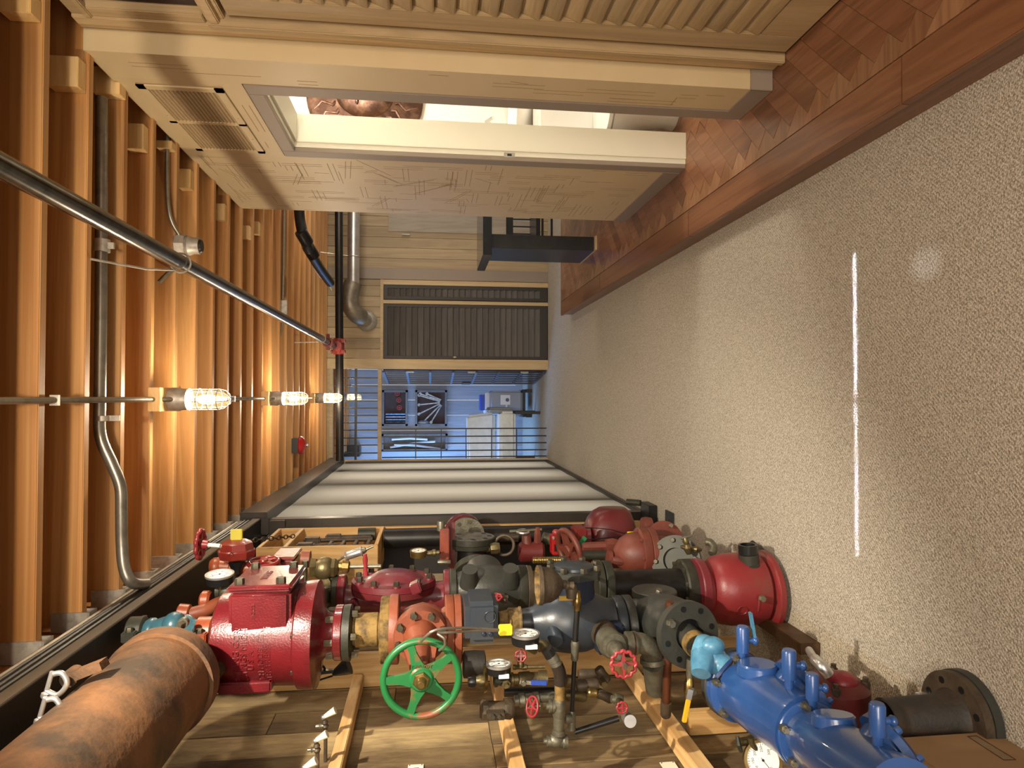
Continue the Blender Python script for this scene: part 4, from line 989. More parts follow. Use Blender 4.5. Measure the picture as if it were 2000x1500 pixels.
p = V(470, 1340, YA-.02); MB().tube(smooth_path([p+Vector((.04, 0, .015)), p+Vector((.0, 0, .01)), p+Vector((-.02, 0, -.02)), p+Vector((-.02, 0, -.04))]), .013, 10).build('drain_elbow', brassm, t)
ob, _x = vert(t, 'outlet_neck', crim, 1236, YA, [(622, 36), (632, 31), (656, 30)])
t = thing('pipe_flange', 'crimson and dark green flange pair below the large crimson valve', 'flange')
vert(t, 'upper_flange', crim, 1235, YA, [(655, 50), (657, 52), (670, 52), (671, 51)], 36)
vert(t, 'lower_flange', gdark, 1235, YA, [(672, 52), (686, 53), (688, 46), (690, 40)], 36)
kf = kk(V(665, 1235, YA)); bolts(t, boltb, (XA, YA, V(655, 1235, YA).z), (0, 0, 1), 42*kf, 6, .013, .03, .4); bolts(t, boltb, (XA, YA, V(690, 1235, YA).z), (0, 0, -1), 44*kf, 6, .013, .02, .4)
t = thing('pipe_spool', 'short ochre rusted pipe spool with flange beside the orange gate valve', 'pipe')
vert(t, 'pipe', yrust, 1230, YA, [(683, 26), (688, 28), (694, 28), (696, 32), (738, 32), (741, 29), (746, 29)], 36)
vert(t, 'flange', yrust, 1229, YA, [(744, 60), (746, 63), (760, 63), (762, 62)], 40)
t = thing('gate_valve', 'orange-brown gate valve with a large green handwheel', 'valve')
ob, XG = vert(t, 'flange', orng, 1228, YA, [(762, 64), (764, 65), (778, 65), (780, 63)], 40)
vert(t, 'body', orng, 1228, YA, [(779, 42), (785, 36), (800, 44), (825, 50), (850, 44), (862, 36), (871, 42)], 36)
vert(t, 'flange', orng, 1228, YA, [(869, 62), (871, 64), (884, 64), (885.5, 63)], 40)
vert(t, 'mating_flange', orng, 1228, YA, [(886.5, 63), (888, 65), (899, 65), (901, 62)], 40)
bc = V(822, 1235, YA-.10); kb = kk(bc)
MB().lathe(bc+Vector((0, .08, 0)), bc+Vector((0, -.05, 0)), [(0, 40*kb), (.6, 44*kb), (.62, 52*kb), (.9, 52*kb), (1, 50*kb)], 40).build('bonnet_flange', orng, t)
MB().lathe(bc+Vector((0, -.05, 0)), bc+Vector((0, -.18, 0)), [(0, 34*kb), (.3, 30*kb), (.7, 20*kb), (.8, 18*kb), (.81, 24*kb), (1, 24*kb)], 32).build('bonnet', orng, t)
bolts(t, boltm, bc+Vector((0, -.05, 0)), (0, -1, 0), 44*kb, 8, .014, .02, .3)
hc = V(823, 1325, 2.20); hc.x = XG-.0; kh = kk(hc); hc = V(823, 1325, 2.20)
st0 = Vector((hc.x, bc.y-.17, hc.z)); 
MB().lathe(bc+Vector((0, -.17, 0)), Vector((hc.x, 2.24, hc.z)), [(0, 20*kb), (.3, 17*kb), (.5, 15*kb), (1, 13*kb)], 20).build('yoke', orng, t)
for s_ in (-1, 1): MB().beam(bc+Vector((0, -.17, s_*.045)), Vector((hc.x, 2.30, hc.z+s_*.03)), .03, .022).build('yoke_arm', orng, t)
handwheel(t, hc, (0, -1, 0), 73*kh, 7.2*kh, green_w, 5, .33, 0, spoke_w=14*kh, dish=-.0, ph=PI/2, rimmat=green_w)
MB().hexa(hc+Vector((0, -.012, 0)), hc+Vector((0, -.028, 0)), 17*kh).build('wheel_nut', brass, t)
MB().lathe(hc+Vector((0, -.028, 0)), hc+Vector((0, -.055, 0)), [(0, 10*kh), (.8, 9*kh), (1, 6*kh)], 20).build('stem', brass, t)
for s, dz, ro in (('OPEN', 24.5, 0), ('KENNEDY', -24.5, 1)):
    # letters stand with their feet to the hub on the side of the wheel nearest the crimson valve row
    d = Vector((1, 0, 0)) if s == 'OPEN' else Vector((-1, 0, 0))
    text(t, 'cast_lettering', s, hc+d*dz*kh+Vector((0, -5.5*kh-.0005, 0)), (0, 0, 1) if s == 'OPEN' else (0, 0, -1), (-1, 0, 0) if s == 'OPEN' else (1, 0, 0), 9*kh, orng if s == 'OPEN' else green_w, .0015)
t = thing('wire_loop', 'pair of grey wires looped over the green handwheel and tied to the yellow tag', 'wire')
MB().tube(smooth_path([V(822, 1253, 2.17), V(835, 1240, 2.14), V(850, 1231, 2.13), V(880, 1227, 2.15), V(920, 1227, 2.2), V(974, 1230, 2.25)]), .0042, 8).build('wire', M['emt'], t)
MB().tube(smooth_path([V(858, 1270, 2.18), V(868, 1262, 2.15), V(868, 1248, 2.13), V(855, 1237, 2.14), V(880, 1235, 2.15), V(920, 1232, 2.2), V(974, 1231, 2.25)]), .0042, 8).build('wire', M['emt'], t)
o = MB().obox(V(987, 1230, 2.28), X1*10*kh, Y1_*.012, Z1_*14*kh).build('yellow_tag', yel, None, bevel=.003); tag(o, 'bright yellow block seal tied to the wires beside the upper pressure gauge', 'tag')
# navy box valve
t = thing('box_valve', 'small navy rounded box-shaped valve housing below the orange flanges', 'valve')
Yn = 2.40; a = V(909, 1178, Yn); b = V(974, 1258, Yn)
MB().box((b.x, Yn, b.z), (a.x, Yn+.19, a.z)).build('housing', navy, t, bevel=.018, seg=4, smooth=70)
kn = kk(a); cc = V(957, 1205, Yn)
MB().torus(cc+Vector((0, -.001, 0)), (0, 1, 0), 11*kn, 1.1*kn, 24, 6).build('cast_ring', navy, t)
text(t, 'cast_lettering', 'ALARM', V(937, 1205, Yn)+Vector((0, -.001, 0)), (0, 0, -1), (1, 0, 0), .02, navy, .0015) if False else None
for px in (945, 958.5): p = V(px, 1238, Yn); MB().lathe(p, p+Vector((0, -.008, 0)), [(0, 4.6*kn), (.7, 4.4*kn), (1, 3*kn)], 14).build('rivet', navyd, t)

ob, _x = vert(t, 'nipple', yrust, 1212, Yn+.1, [(974, 17), (990, 20), (993, 24), (1012, 24), (1014, 26), (1017, 26)], 28)
t = thing('deluge_valve', 'large navy-grey angle valve with an octagonal bolted bonnet in the middle of the wall', 'valve')
Yd = 2.55
ob, XD = vert(t, 'body', navy, 1212, Yd, [(1017, 25), (1030, 27), (1042, 30), (1060, 44), (1082, 56), (1110, 60), (1140, 58), (1165, 50), (1185, 40), (1196, 40)], 44)
kd = kk(V(1110, 1212, Yd)); zc_ = V(1120, 1212, Yd).z
bx = V(1118, 1138, Yd-.1).x; btx = V(1118, 1118, Yd).x
MB().lathe((XD+.05, Yd, zc_), (bx, Yd, zc_), [(0, 44*kd), (.7, 40*kd), (1, 42*kd)], 32).build('bonnet_neck', navyd, t)
MB().lathe((bx, Yd, zc_), (bx+.03, Yd, zc_), [(0, 55*kd), (.8, 55*kd), (1, 52*kd)], 8).build('bonnet_flange', grey, t)
MB().lathe((bx+.03, Yd, zc_), (bx+.042, Yd, zc_), [(0, 41*kd), (.7, 40*kd), (1, 37*kd)], 36).build('bonnet_cap', navy, t)
bolts(t, boltm, (bx+.03, Yd, zc_), (1, 0, 0), 49*kd, 8, .014, .018, .2)
bs0 = V(1082, 1232, Yd-.10); MB().lathe(bs0+Vector((0, .08, 0)), bs0+Vector((-.02, -.05, 0)), [(0, 15*kd), (.95, 14*kd), (1, 12*kd)], 24).build('side_port', navy, t)
MB().box((XD-.09, Yd-.13, V(1204, 1212, Yd).z), (XD+.02, Yd+.02, V(1150, 1212, Yd).z)).build('side_chamber', navyd, t, bevel=.012)
MB().box((bx-.09, Yd-.105, V(1135, 1150, Yd).z), (bx-.055, Yd-.1, V(1092, 1150, Yd).z)).build('yellow_label', plain('ochre_label', 'b08e2a', .5), t) if False else None
p = V(1108, 1168, Yd-.13); B((p.x-.008, p.y-.003, p.z-.045), (p.x+.008, p.y+.001, p.z+.03), 'yellow_label', plain('ochre_label', 'b08e2a', .5), t)
t = thing('blank_flange', 'round navy and grey flange pair below the octagonal-bonnet valve', 'flange')
ob, XF = vert(t, 'upper_flange', navy, 1222, 2.60, [(1196, 55), (1199, 57), (1213, 57), (1215, 55)], 40)
vert(t, 'lower_flange', grey, 1222, 2.60, [(1216.5, 56), (1219, 58), (1231, 58), (1235, 50)], 40)
kf = kk(V(1200, 1222, 2.6)); bolts(t, boltb, (XF, 2.6, V(1196, 1222, 2.6).z), (0, 0, 1), 48*kf, 4, .012, .012, .5)
for a in (.9, 3.2): p = Vector((XF+48*kf*math.cos(a), 2.6-48*kf*math.sin(a), V(1195.5, 1222, 2.6).z)); MB().cyl(p, p+Vector((0, 0, .002)), .012, 14).build('bolt_hole', blackp, t)
# dark grey elbow with big open flange
t = thing('flanged_elbow', 'charcoal cast iron elbow with a wide drilled flange facing the room', 'pipe fitting')
Ye = 2.62
e0 = V(1232, 1222, 2.60); e1 = V(1262, 1218, 2.62); e2 = V(1292, 1212, 2.56); e3 = V(1318, 1222, 2.42); e4 = V(1334, 1236, 2.30)
kE = kk(e1)
MB().tube(smooth_path([e0, e1, e2, e3, e4], 8), [36*kE, 38*kE, 42*kE, 46*kE, 49*kE, 50*kE, 51*kE, 51*kE]+[51*kE]*8+[50*kE]*8+[46*kE, 44*kE, 42*kE, 42*kE, 42*kE, 42*kE, 43*kE, 44*kE]+[46*kE], 36).build('elbow_body', grey, t)
ax_ = (e4-e3).normalized(); ax_ = Vector((.10, -1, -.18)).normalized()
fc = V(1338, 1236, 2.29); kF_ = kk(fc)
MB().ring(fc-ax_*.0, fc+ax_*.032, 63*kF_, 30*kF_, 48).build('open_flange', grey, t)
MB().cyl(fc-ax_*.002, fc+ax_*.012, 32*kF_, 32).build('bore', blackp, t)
q = Z1_.cross(ax_).normalized(); w = ax_.cross(q)
for i in range(8):
    a = .25+2*PI*i/8; p = fc+ax_*.032+(q*math.cos(a)+w*math.sin(a))*50*kF_
    if i in (1, 5): MB().hexa(p, p+ax_*.02, .015).build('bolt', boltb, t)
    else: MB().cyl(p, p+ax_*.001, .0105, 14).build('bolt_hole', blackp, t)
rc = V(1278, 1166, 2.66)
MB().lathe(rc+Vector((-.05, .0, 0)), rc+Vector((.03, 0, 0)), [(0, 36*kE), (.6, 36*kE), (.65, 44*kE), (.95, 44*kE), (1, 42*kE)], 40).build('side_flange', grey, t)
p = rc+Vector((.03, -.055, 0)); MB().hexa(p, p+Vector((.016, -.005, 0)), .014).build('bolt', boltb, t)
# pipe to light blue strainer
t = thing('iron_nipple', 'grey iron pipe leaving the drilled flange towards the light blue fitting', 'pipe')
n0 = fc+ax_*.004; n1 = V(1362, 1262, 2.20)
MB().cyl(n0, n1, 22*kF_, 28).build('pipe', grey, t); MB().lathe(n1-(n1-n0).normalized()*.03, n1, [(0, 24*kF_), (1, 24*kF_)], 24).build('thread', yrust, t)
t = thing('strainer', 'light blue painted cast fitting between the iron pipe and the bright blue valve', 'fitting')
l0 = V(1358, 1264, 2.20); l1 = V(1412, 1304, 2.14); kL = kk(l0)
MB().tube(smooth_path([l0, V(1376, 1272, 2.18), V(1395, 1288, 2.16), l1], 5), [24*kL, 26*kL, 28*kL, 30*kL, 31*kL, 31*kL, 30*kL, 29*kL, 28*kL, 27*kL, 26*kL, 25*kL, 24*kL, 25*kL, 25*kL, 25*kL], 24).build('body', lblue, t)
MB().tube([V(1374, 1280, 2.16), V(1370, 1300, 2.13), V(1369, 1316, 2.11)], [24*kL, 21*kL, 18*kL], 20).build('leg_chamber', lblue, t)
MB().ell(V(1392, 1262, 2.15), .032, .03, .04).build('lug', lblue, t)
# blue double check valves
def blue_valve(dx, dy, Y, s, label, first):
    t = thing('blue_check_valve', label, 'valve')
    P = lambda x, y, d=0: V(x+dx, y+dy, Y+d)
    A = P(1438, 1338); Bv = P(1575, 1430, -.36)*(1 if first else 1.30)-P(1438, 1338)*(0 if first else .30); d = (Bv-A).normalized(); k = kk(A)*s
    L = (Bv-A).length
    MB().lathe(A-d*.03, A+d*.0, [(0, 56*k), (.1, 60*k), (.9, 60*k), (1, 58*k)], 44).build('flange', grey if first else bluev, t)
    MB().lathe(A+d*.001, A+d*.032, [(0, 58*k), (.9, 58*k), (1, 56*k)], 44).build('face_flange', bluev, t)
    MB().lathe(A+d*.03, Bv, [(0, 46*k), (.12, 50*k), (.5, 52*k), (.85, 50*k), (.93, 52*k), (1, 52*k)], 44).build('body', bluev, t)
    q = X1-d*d.x; q.normalize(); w = d.cross(q)
    for i in range(6):
        a = .2+PI/3*i; p = A+d*.03+(q*math.cos(a)+w*math.sin(a))*52.5*k; MB().hexa(p, p+d*.022, .0125).cyl(p, p+d*.034, .007, 10).build('bolt', boltb, t)
    m = A+d*L*.36
    # round boss on the room side
    MB().lathe(m+q*42*k, m+q*60*k, [(0, 34*k), (.85, 32*k), (1, 29*k)], 32).build('boss', bluev, t)
    # cover: a round lid on the lower side
    dn = (-Z1_+X1*.55); dn = (dn-d*dn.dot(d)).normalized(); m2 = A+d*L*.62
    MB().lathe(m2+dn*30*k, m2+dn*66*k, [(0, 42*k), (.5, 46*k), (.52, 56*k), (.85, 56*k), (1, 48*k)], 36).build('cover', bluev, t)
    q2 = d; w2 = dn.cross(q2)
    for i in range(8):
        a = 2*PI*i/8; p = m2+dn*62*k+(q2*math.cos(a)+w2*math.sin(a))*51*k; MB().hexa(p, p+dn*.014, .009).build('cover_bolt', bluev, t)
    for (mm, hh) in ((A+d*.045+w*0, 1), (A+d*L*.80, 0)):
        b0 = mm+q*46*k; MB().lathe(b0, b0+X1*62*k, [(0, 7*k), (.28, 7.5*k), (.3, 11*k), (.95, 11*k), (1, 9*k)], 10).build('test_cock', bluev, t)
        e = b0+X1*38*k; MB().cyl(e, e-Z1_*20*k-Y1_*4*k, 5*k, 10).ell(e-Z1_*20*k-Y1_*4*k, 8*k, 8*k, 6*k, 12, 8).build('cock_stem', bluev, t)
        if hh and first: MB().beam(e-Z1_*20*k-Y1_*4*k, e-Z1_*12*k-Y1_*4*k+X1*48*k, 3.5*k, 9*k, (0, 1, 0)).build('cock_lever', lblue, t)
    text(t, 'cast_lettering', 'WATTS' if False else '4 IN', m+(q*.4-w*.9 if w.y > 0 else q*.4+w*.9).normalized()*53.0*k, d, q, .02, bluev, .002) if False else None
    return t, Bv, d, k
t, B1, d1_, k1 = blue_valve(0, 0, 2.16, 1.12, 'upper bright blue check valve joined to the light blue fitting', True)
t, B2, d2_, k2 = blue_valve(140, 98, 1.80, 1.14, 'lower bright blue check valve cut by the photo edge beside the cardboard box', False)
ends = MB().lathe(V(1412, 1303, 2.14), V(1432, 1325, 2.15), [(0, 22*k1), (.3, 24*k1), (.32, 28*k1), (1, 29*k1)], 28).build('threaded_bush', brown, None); tag(ends, 'brown threaded bush between the light blue fitting and the blue valve flange', 'bush')
# dirty red valve on the floor under the blue ones
t = thing('floor_valve', 'dirty red valve lying on the carpet behind the blue valves with a bent silver pipe', 'valve')
rc = V(1632, 1358, 2.10); kr = kk(rc); R = 62*kr; rc.z = max(rc.z, .11)
MB().lathe(rc+Vector((-.09, 0, 0)), rc+Vector((.06, 0, 0)), [(0, R*.7), (.3, R*.85), (.6, R), (.8, R), (.95, R*.8), (1, R*.4)], 36).build('body', redd, t)
MB().torus(rc+Vector((.035, 0, 0)), (1, 0, 0), R*.8, .008, 36, 8).build('cover_ring', redd, t)
MB().ell(rc+Vector((.055, -.02, -.01)), .03, .05, .05).build('cap', paint('clean_red', 'a82030', '802028', .4), t)
for a in (-.5, -2.0, 1.0, 2.6): p = rc+Vector((.03, math.cos(a)*R*.85, math.sin(a)*R*.85)); MB().hexa(p, p+Vector((.028, 0, 0)), .015).cyl(p, p+Vector((.04, 0, 0)), .009, 10).build('bolt', brown, t)
MB().tube(smooth_path([V(1617, 1318, 2.06), V(1604, 1300, 2.07), V(1592, 1288, 2.12), V(1580, 1270, 2.2)]), [.020]*7+[.018]*6+[.013]*6, 14).build('bent_pipe', M['silver'], t)
t = thing('floor_flange', 'rusty flanged pipe stub standing upright on the carpet beside the cardboard box', 'flange')
fc2 = at(1850, 1400, Y=1.80); fx_, fy_ = fc2.x, 1.80; kk2 = kk(fc2)
ztop = at(1728, 1400, Y=1.80).z
MB().ring((fx_, fy_, .004), (fx_, fy_, .030), 86*kk2, 30*kk2, 48).build('base_flange', grey, t)
MB().ring((fx_, fy_, .032), (fx_, fy_, .058), 84*kk2, 30*kk2, 48).build('upper_flange', brown, t)
MB().lathe((fx_, fy_, .058), (fx_, fy_, ztop), [(0, 52*kk2), (.15, 42*kk2), (.8, 41*kk2), (.84, 39*kk2), (.88, 41*kk2), (1, 41*kk2), (1, 36*kk2), (.1, 36*kk2)], 40, cap=False).build('pipe', paint('dark_pipe_rust_rim', '3e3a34', '6a4c30', .6, .3, 9, .45, .75, .3), t)
for i in range(8):
    a = .4+PI/4*i; p = Vector((fx_+66*kk2*math.cos(a), fy_+66*kk2*math.sin(a), .0585)); MB().cyl(p, p+Vector((0, 0, .001)), .010, 14).build('bolt_hole', blackp, t)
p = at(1768, 1345, Y=1.92); 
MB().hexa((fx_+.01, fy_+.105, .058), (fx_+.01, fy_+.105, .085), .016).build('bolt', M['silver'], t)
# cardboard box
t = thing('cardboard_box', 'brown cardboard box on the carpet with a dark barcode outline on its side', 'box')
cb = at(1940, 1428, Z=.004); zt = at(1745, 1436, Y=cb.y).z
Xc = cb.x
B((Xc-.34, cb.y-.62, .004), (Xc, cb.y, zt), 'carton', card, t, bevel=.003)
B((Xc-.36, cb.y-.60, zt), (Xc+.0, cb.y-.33, zt+.004), 'flap', card, t)
def onx(px, py): return at(px, py, X=Xc)
qs = [onx(1890, 1439), onx(1907, 1437.5), onx(1984, 1484), onx(1961, 1485)]
mb = MB()
for i in range(4):
    a_, b_ = qs[i], qs[(i+1) % 4]; mb.beam(a_+X1*.0006, b_+X1*.0006, .0028, .0006, X1)
mb.build('barcode_frame', plain('print_brown', '4a2c0c', .7), t)
mb = MB()
for i in range(1, 16):
    u = i/16; a_ = qs[0].lerp(qs[3], u); b_ = qs[1].lerp(qs[2], u); mb.beam(a_.lerp(b_, .08)+X1*.0005, a_.lerp(b_, .92)+X1*.0005, .0022+.002*(i % 3), .0005, X1)
o = mb.build('barcode_lines', plain('print_grey', '7d6a52', .8), t); o['kind'] = 'stuff'
# brass gauge and small valve below the blue valve
t = thing('brass_gauge', 'gold-rimmed pressure gauge hanging low behind the blue valves', 'gauge')
p = V(1490, 1485, 1.98); gauge(t, p, (.35, -.9, .15), .055, M['black'], .03, (0, 0, 1), brass)
MB().tube([V(1466, 1440, 2.0), V(1468, 1452, 2.0), V(1478, 1466, 2.0)], .010, 10).build('stem', brassm, t)
t = thing('gauge_cock', 'small green and brass cock beside the gold-rimmed gauge', 'cock')
MB().cyl(V(1442, 1450, 2.02), V(1468, 1447, 2.02), .012, 12).build('body', brassm, t); MB().tube([V(1440, 1438, 2.0), V(1443, 1455, 1.99), V(1448, 1468, 1.99)], [.006, .009, .006], 8).build('handle', gdark, t)
# ---- copper pipe and yellow-handled ball valve
t = thing('copper_pipe', 'reddish copper pipe projecting from the wall beside the drilled flange', 'pipe')
Lz(t, 'pipe', copperp, 1308, 1175, 1301, 1372, 2.30, [(0, 8), (1, 8)], Yb=2.34)
Lz(t, 'end_cap', brown, 1301, 1370, 1300, 1398, 2.34, [(0, 10.5), (.9, 10.5), (1, 9)], Yb=2.36)
t = thing('ball_valve', 'small ball valve with a yellow lever hanging under the light blue fitting', 'valve')
Lz(t, 'nipple', galvp, 1350, 1288, 1347, 1322, 2.2, [(0, 8.5), (1, 7.5)])
Lz(t, 'body', brass, 1347, 1321, 1345, 1362, 2.2, [(0, 7.5), (.2, 8), (.25, 9.5), (.75, 10), (.8, 8), (1, 8)], 12)
p = V(1352, 1350, 2.15); MB().hexa(p, p+Vector((0, -.012, 0)), .012).build('stem_nut', boltb, t)
MB().beam(V(1349, 1347, 2.135), V(1345, 1366, 2.13), .018, .004, (0, 1, 0)).build('lever', M['silver'], t)
MB().beam(V(1345, 1365, 2.13), V(1336, 1411, 2.125), .017, .009, (0, 1, 0)).build('lever_sleeve', plain('ochre_yellow_sleeve', 'd2a21c', .5), t, bevel=.003)
# ---- galvanised tee with the big red handwheel
t = thing('angle_valve', 'galvanised angle valve with a knobbly red handwheel facing the room', 'valve')
yb_ = 2.40
Lz(t, 'inlet', brown, 1180, 1238, 1190, 1250, 2.44, [(0, 26), (1, 22)], Yb=2.36)
MB().ell(V(1198, 1260, 2.32), .045, .05, .055).build('body', galvp, t)
Lz(t, 'body_collar', galvp, 1186, 1248, 1200, 1262, 2.36, [(0, 24), (.5, 25), (1, 24)], Yb=2.28)
Lz(t, 'outlet', galvp, 1200, 1256, 1234, 1256, 2.32, [(0, 17), (.6, 16), (.65, 22), (1, 22)])
Lz(t, 'bonnet', galvp, 1202, 1268, 1215, 1290, 2.27, [(0, 17), (.4, 15), (.45, 12), (1, 7)], Yb=2.12)
hw = V(1218, 1297, 2.10); kw = kk(hw); handwheel(t, hw, (.1, -1, .05), 24*kw, 3.4*kw, redh, 4, .24, 12, spoke_w=4*kw)
MB().hexa(hw+Vector((0, -.006, 0)), hw+Vector((0, -.022, 0)), 6*kw).build('wheel_nut', boltb, t)
t = thing('pipe_elbow', 'wide dull grey elbow turning down towards the wall beside the red handwheel', 'pipe fitting')
Lz(t, 'copper_band', copperp, 1233, 1256, 1238, 1256, 2.34, [(0, 20), (1, 20)])
MB().tube(smooth_path([V(1237, 1256, 2.34), V(1252, 1256, 2.34), V(1269, 1266, 2.34), V(1275, 1286, 2.35)], 5), [25*kw]*3+[22*kw]*10+[23*kw]*3, 24).build('elbow', galvp, t)
Lz(t, 'collar', galvp, 1275, 1284, 1276, 1294, 2.35, [(0, 25), (.9, 26), (1, 24)])
Lz(t, 'tail_pipe', galvp, 1276, 1294, 1281, 1346, 2.35, [(0, 22), (1, 20)], Yb=2.42)
# ---- gauge cluster
t = thing('pressure_gauge', 'upper black pressure gauge with white dial beside the yellow tag', 'gauge', 'white-dial pressure gauges')
g = V(1026, 1244, 2.30); kg = kk(g); gauge(t, g+X1*.01, (1, 0, 0), 27.5*kg, blackp, 20*kg)
B((g.x-.025, g.y-27.5*kg-.001, g.z-.034), (g.x-.012, g.y-22*kg, g.z+.006), 'maker_label', dialw, t)
MB().cyl(g+X1*-.03, V(1045, 1272, 2.32), .012, 12).build('stem', brassm, t)
t = thing('pressure_gauge', 'lower black pressure gauge with white dial over the middle wooden rail', 'gauge', 'white-dial pressure gauges')
g = V(974, 1303, 2.30); kg = kk(g); gauge(t, g+X1*.01, (1, 0, 0), 24.5*kg, blackp, 18*kg)
B((g.x-.022, g.y-24.5*kg-.001, g.z-.03), (g.x-.01, g.y-20*kg, g.z+.004), 'maker_label', dialw, t)
MB().lathe(g+X1*-.035, V(968, 1338, 2.33), [(0, .02), (1, .009)], 12).build('stem', gdark, t)
t = thing('ball_valve', 'brass ball valve with a blue lever on the gauge pipework', 'valve')
Lz(t, 'end_union', brassm, 975, 1328, 998, 1328, 2.36, [(0, 11), (.3, 13), (.7, 13), (1, 11)], 8)
Lz(t, 'body', brassm, 998, 1327, 1068, 1324, 2.36, [(0, 13), (.06, 13), (.08, 10), (.2, 10), (.22, 13), (.5, 14), (.55, 12), (.75, 12), (.77, 14.5), (1, 14.5)], 12)
p = V(989, 1337, 2.29); MB().hexa(p+Vector((0, .04, 0)), p, .018).hexa(p, p+Vector((0, -.015, 0)), .009).build('plug', brassm, t)
MB().beam(V(1015, 1332, 2.28), V(1038, 1334, 2.28), .012, .005, (0, 1, 0)).build('lever', M['silver'], t)
p = V(1022, 1333, 2.275); MB().hexa(p, p+Vector((0, -.012, 0)), .010).build('stem_nut', boltb, t)
MB().beam(V(1037, 1333, 2.275), V(1068, 1334, 2.275), .016, .010, (0, 1, 0)).build('lever_sleeve', plain('blue_lever_sleeve', '27459a', .45), t, bevel=.002)
t = thing('needle_valve', 'small brass needle valve with a tiny red handwheel between the two gauges', 'valve')
hw = V(1017, 1281, 2.34); kw = kk(hw); handwheel(t, hw, (.25, -1, .1), 10*kw, 1.8*kw, redh, 4, .3, 7, spoke_w=2.4*kw)
Lz(t, 'stem', brassm, 1017, 1283, 1017, 1302, 2.35, [(0, 3), (.3, 6), (.8, 6.5), (1, 7)], 12)
Lz(t, 'pipe', brassm, 1002, 1303, 1064, 1302, 2.36, [(0, 5), (.08, 5), (.1, 4), (.25, 4.2), (.3, 5.5), (.42, 5.5), (.45, 3.6), (1, 3.6)], 12)
t = thing('drain_riser', 'thick brown and grey pipe riser bending through the gauge cluster', 'pipe')
Y_r = 2.28; kr = kk(V(1090, 1340, Y_r))
MB().tube(smooth_path([V(1052, 1262, 2.34), V(1062, 1262, 2.33), V(1070, 1272, 2.31)]), .020, 16).build('bronze_cock', brassm, t)
Lz(t, 'black_union', blackp, 1068, 1268, 1076, 1281, Y_r, [(0, 11), (1, 12)], 18)
Lz(t, 'silver_coupling', galvp, 1076, 1280, 1088, 1300, Y_r, [(0, 12), (.5, 12.5), (.52, 11), (1, 12)], 20)
MB().tube(smooth_path([V(1087, 1298, Y_r), V(1092, 1310, Y_r), V(1094, 1322, Y_r), V(1093.5, 1337, Y_r)]), [12.5*kr]*19, 20).build('elbow', paint('glossy_brown_iron', '4d443c', '584e44', .22, .5, 9, bs=.05), t)
Lz(t, 'brass_nipple', yrust, 1093, 1337, 1093, 1366, Y_r, [(0, 11), (.1, 10), (.9, 10), (1, 11)], 20)
Lz(t, 'tee', galvp, 1093, 1365, 1092, 1399, Y_r, [(0, 11), (.15, 12.5), (.8, 12.5), (1, 12.5)], 20)
Lz(t, 'lower_pipe', galvp, 1092, 1399, 1091, 1434, Y_r, [(0, 11), (.75, 10.5), (.8, 12.5), (1, 13)], 20)
MB().ell(V(1086, 1446, Y_r), 13*kr, 13*kr, 17*kr).build('bottom_elbow', galvp, t)
Lz(t, 'bottom_union', galvp, 1062, 1447, 1107, 1449, Y_r, [(0, 5), (.12, 6), (.15, 10), (.3, 11), (.8, 11), (.85, 13), (1, 13)], 16)
t = thing('gate_cock', 'thin-rimmed red handwheel seen edge-on with its brass hex body', 'valve')
hw = V(1039.5, 1380, 2.28); kw = kk(hw); handwheel(t, hw, (.35, -.45, 1), 18*kw, 2.2*kw, redh, 5, .25, 0, spoke_w=3*kw)
Lz(t, 'stem', boltb, 1034, 1379, 1055, 1379, 2.28, [(0, 3.5), (.3, 2.5), (1, 2.5)], 10)
Lz(t, 'packing_nut', brassm, 1055, 1379, 1066, 1379, 2.28, [(0, 7.5), (1, 7.5)], 6)
Lz(t, 'body', galvp, 1066, 1379, 1083, 1380, 2.28, [(0, 7), (.35, 7), (.4, 12), (.6, 12), (.65, 11), (1, 11)], 18)
t = thing('pipe_row', 'grey-green pipe nipples in line below the blue-lever ball valve', 'pipe')
Lz(t, 'pipe', galvp, 1005, 1369, 1083, 1360, 2.38, [(0, 10), (.1, 10), (.12, 13), (.25, 13), (.27, 11), (.45, 11), (.47, 12.5), (.6, 12.5), (.62, 9), (1, 9)], 18)
t = thing('pipe_union', 'brown octagonal pipe union mounted over the middle wooden rail', 'fitting')
Yu = 2.30; u0 = V(941, 1385, Yu); ku = kk(u0)
Lz(t, 'left_nut', brown, 938, 1386, 952, 1386, Yu, [(0, 16), (.3, 20), (1, 19)], 8)
Lz(t, 'barrel', brown, 952, 1385, 990, 1385, Yu, [(0, 15), (1, 15)], 20)
Lz(t, 'right_nut', brown, 984, 1384, 1004, 1384, Yu, [(0, 20), (.6, 21), (1, 15)], 8)
p = V(968, 1398, Yu-.05); B((p.x-.012, p.y-.01, p.z-.03), (p.x+.012, p.y+.02, p.z+.03), 'clamp_bar', brown, t, bevel=.002)
for px in (963, 975): p = V(px, 1398, Yu-.06); MB().hexa(p, p+Vector((0, -.01, 0)), .008).build('bolt', boltm, t)
t = thing('flow_switch', 'dark round pump-like canister partly behind the green handwheel', 'canister')
Lz(t, 'canister', paint('dark_dusty_iron', '2f2a24', '3a342c', .6, .2, 9, bs=.3), 904, 1298, 948, 1297, 2.50, [(0, 20), (.05, 25), (.5, 26), (.95, 25), (1, 18)], 32)
t = thing('brass_bleeder', 'small brass and black fitting row left of the lower gauge', 'fitting')
Lz(t, 'black_knob', blackp, 914, 1331, 928, 1331, 2.36, [(0, 10), (.5, 12), (1, 11)], 14); Lz(t, 'body', brassm, 928, 1330, 945, 1330, 2.36, [(0, 8), (.5, 12), (1, 12)], 12); Lz(t, 'disc', brass, 945, 1325, 951, 1325, 2.36, [(0, 27), (1, 24)], 24)
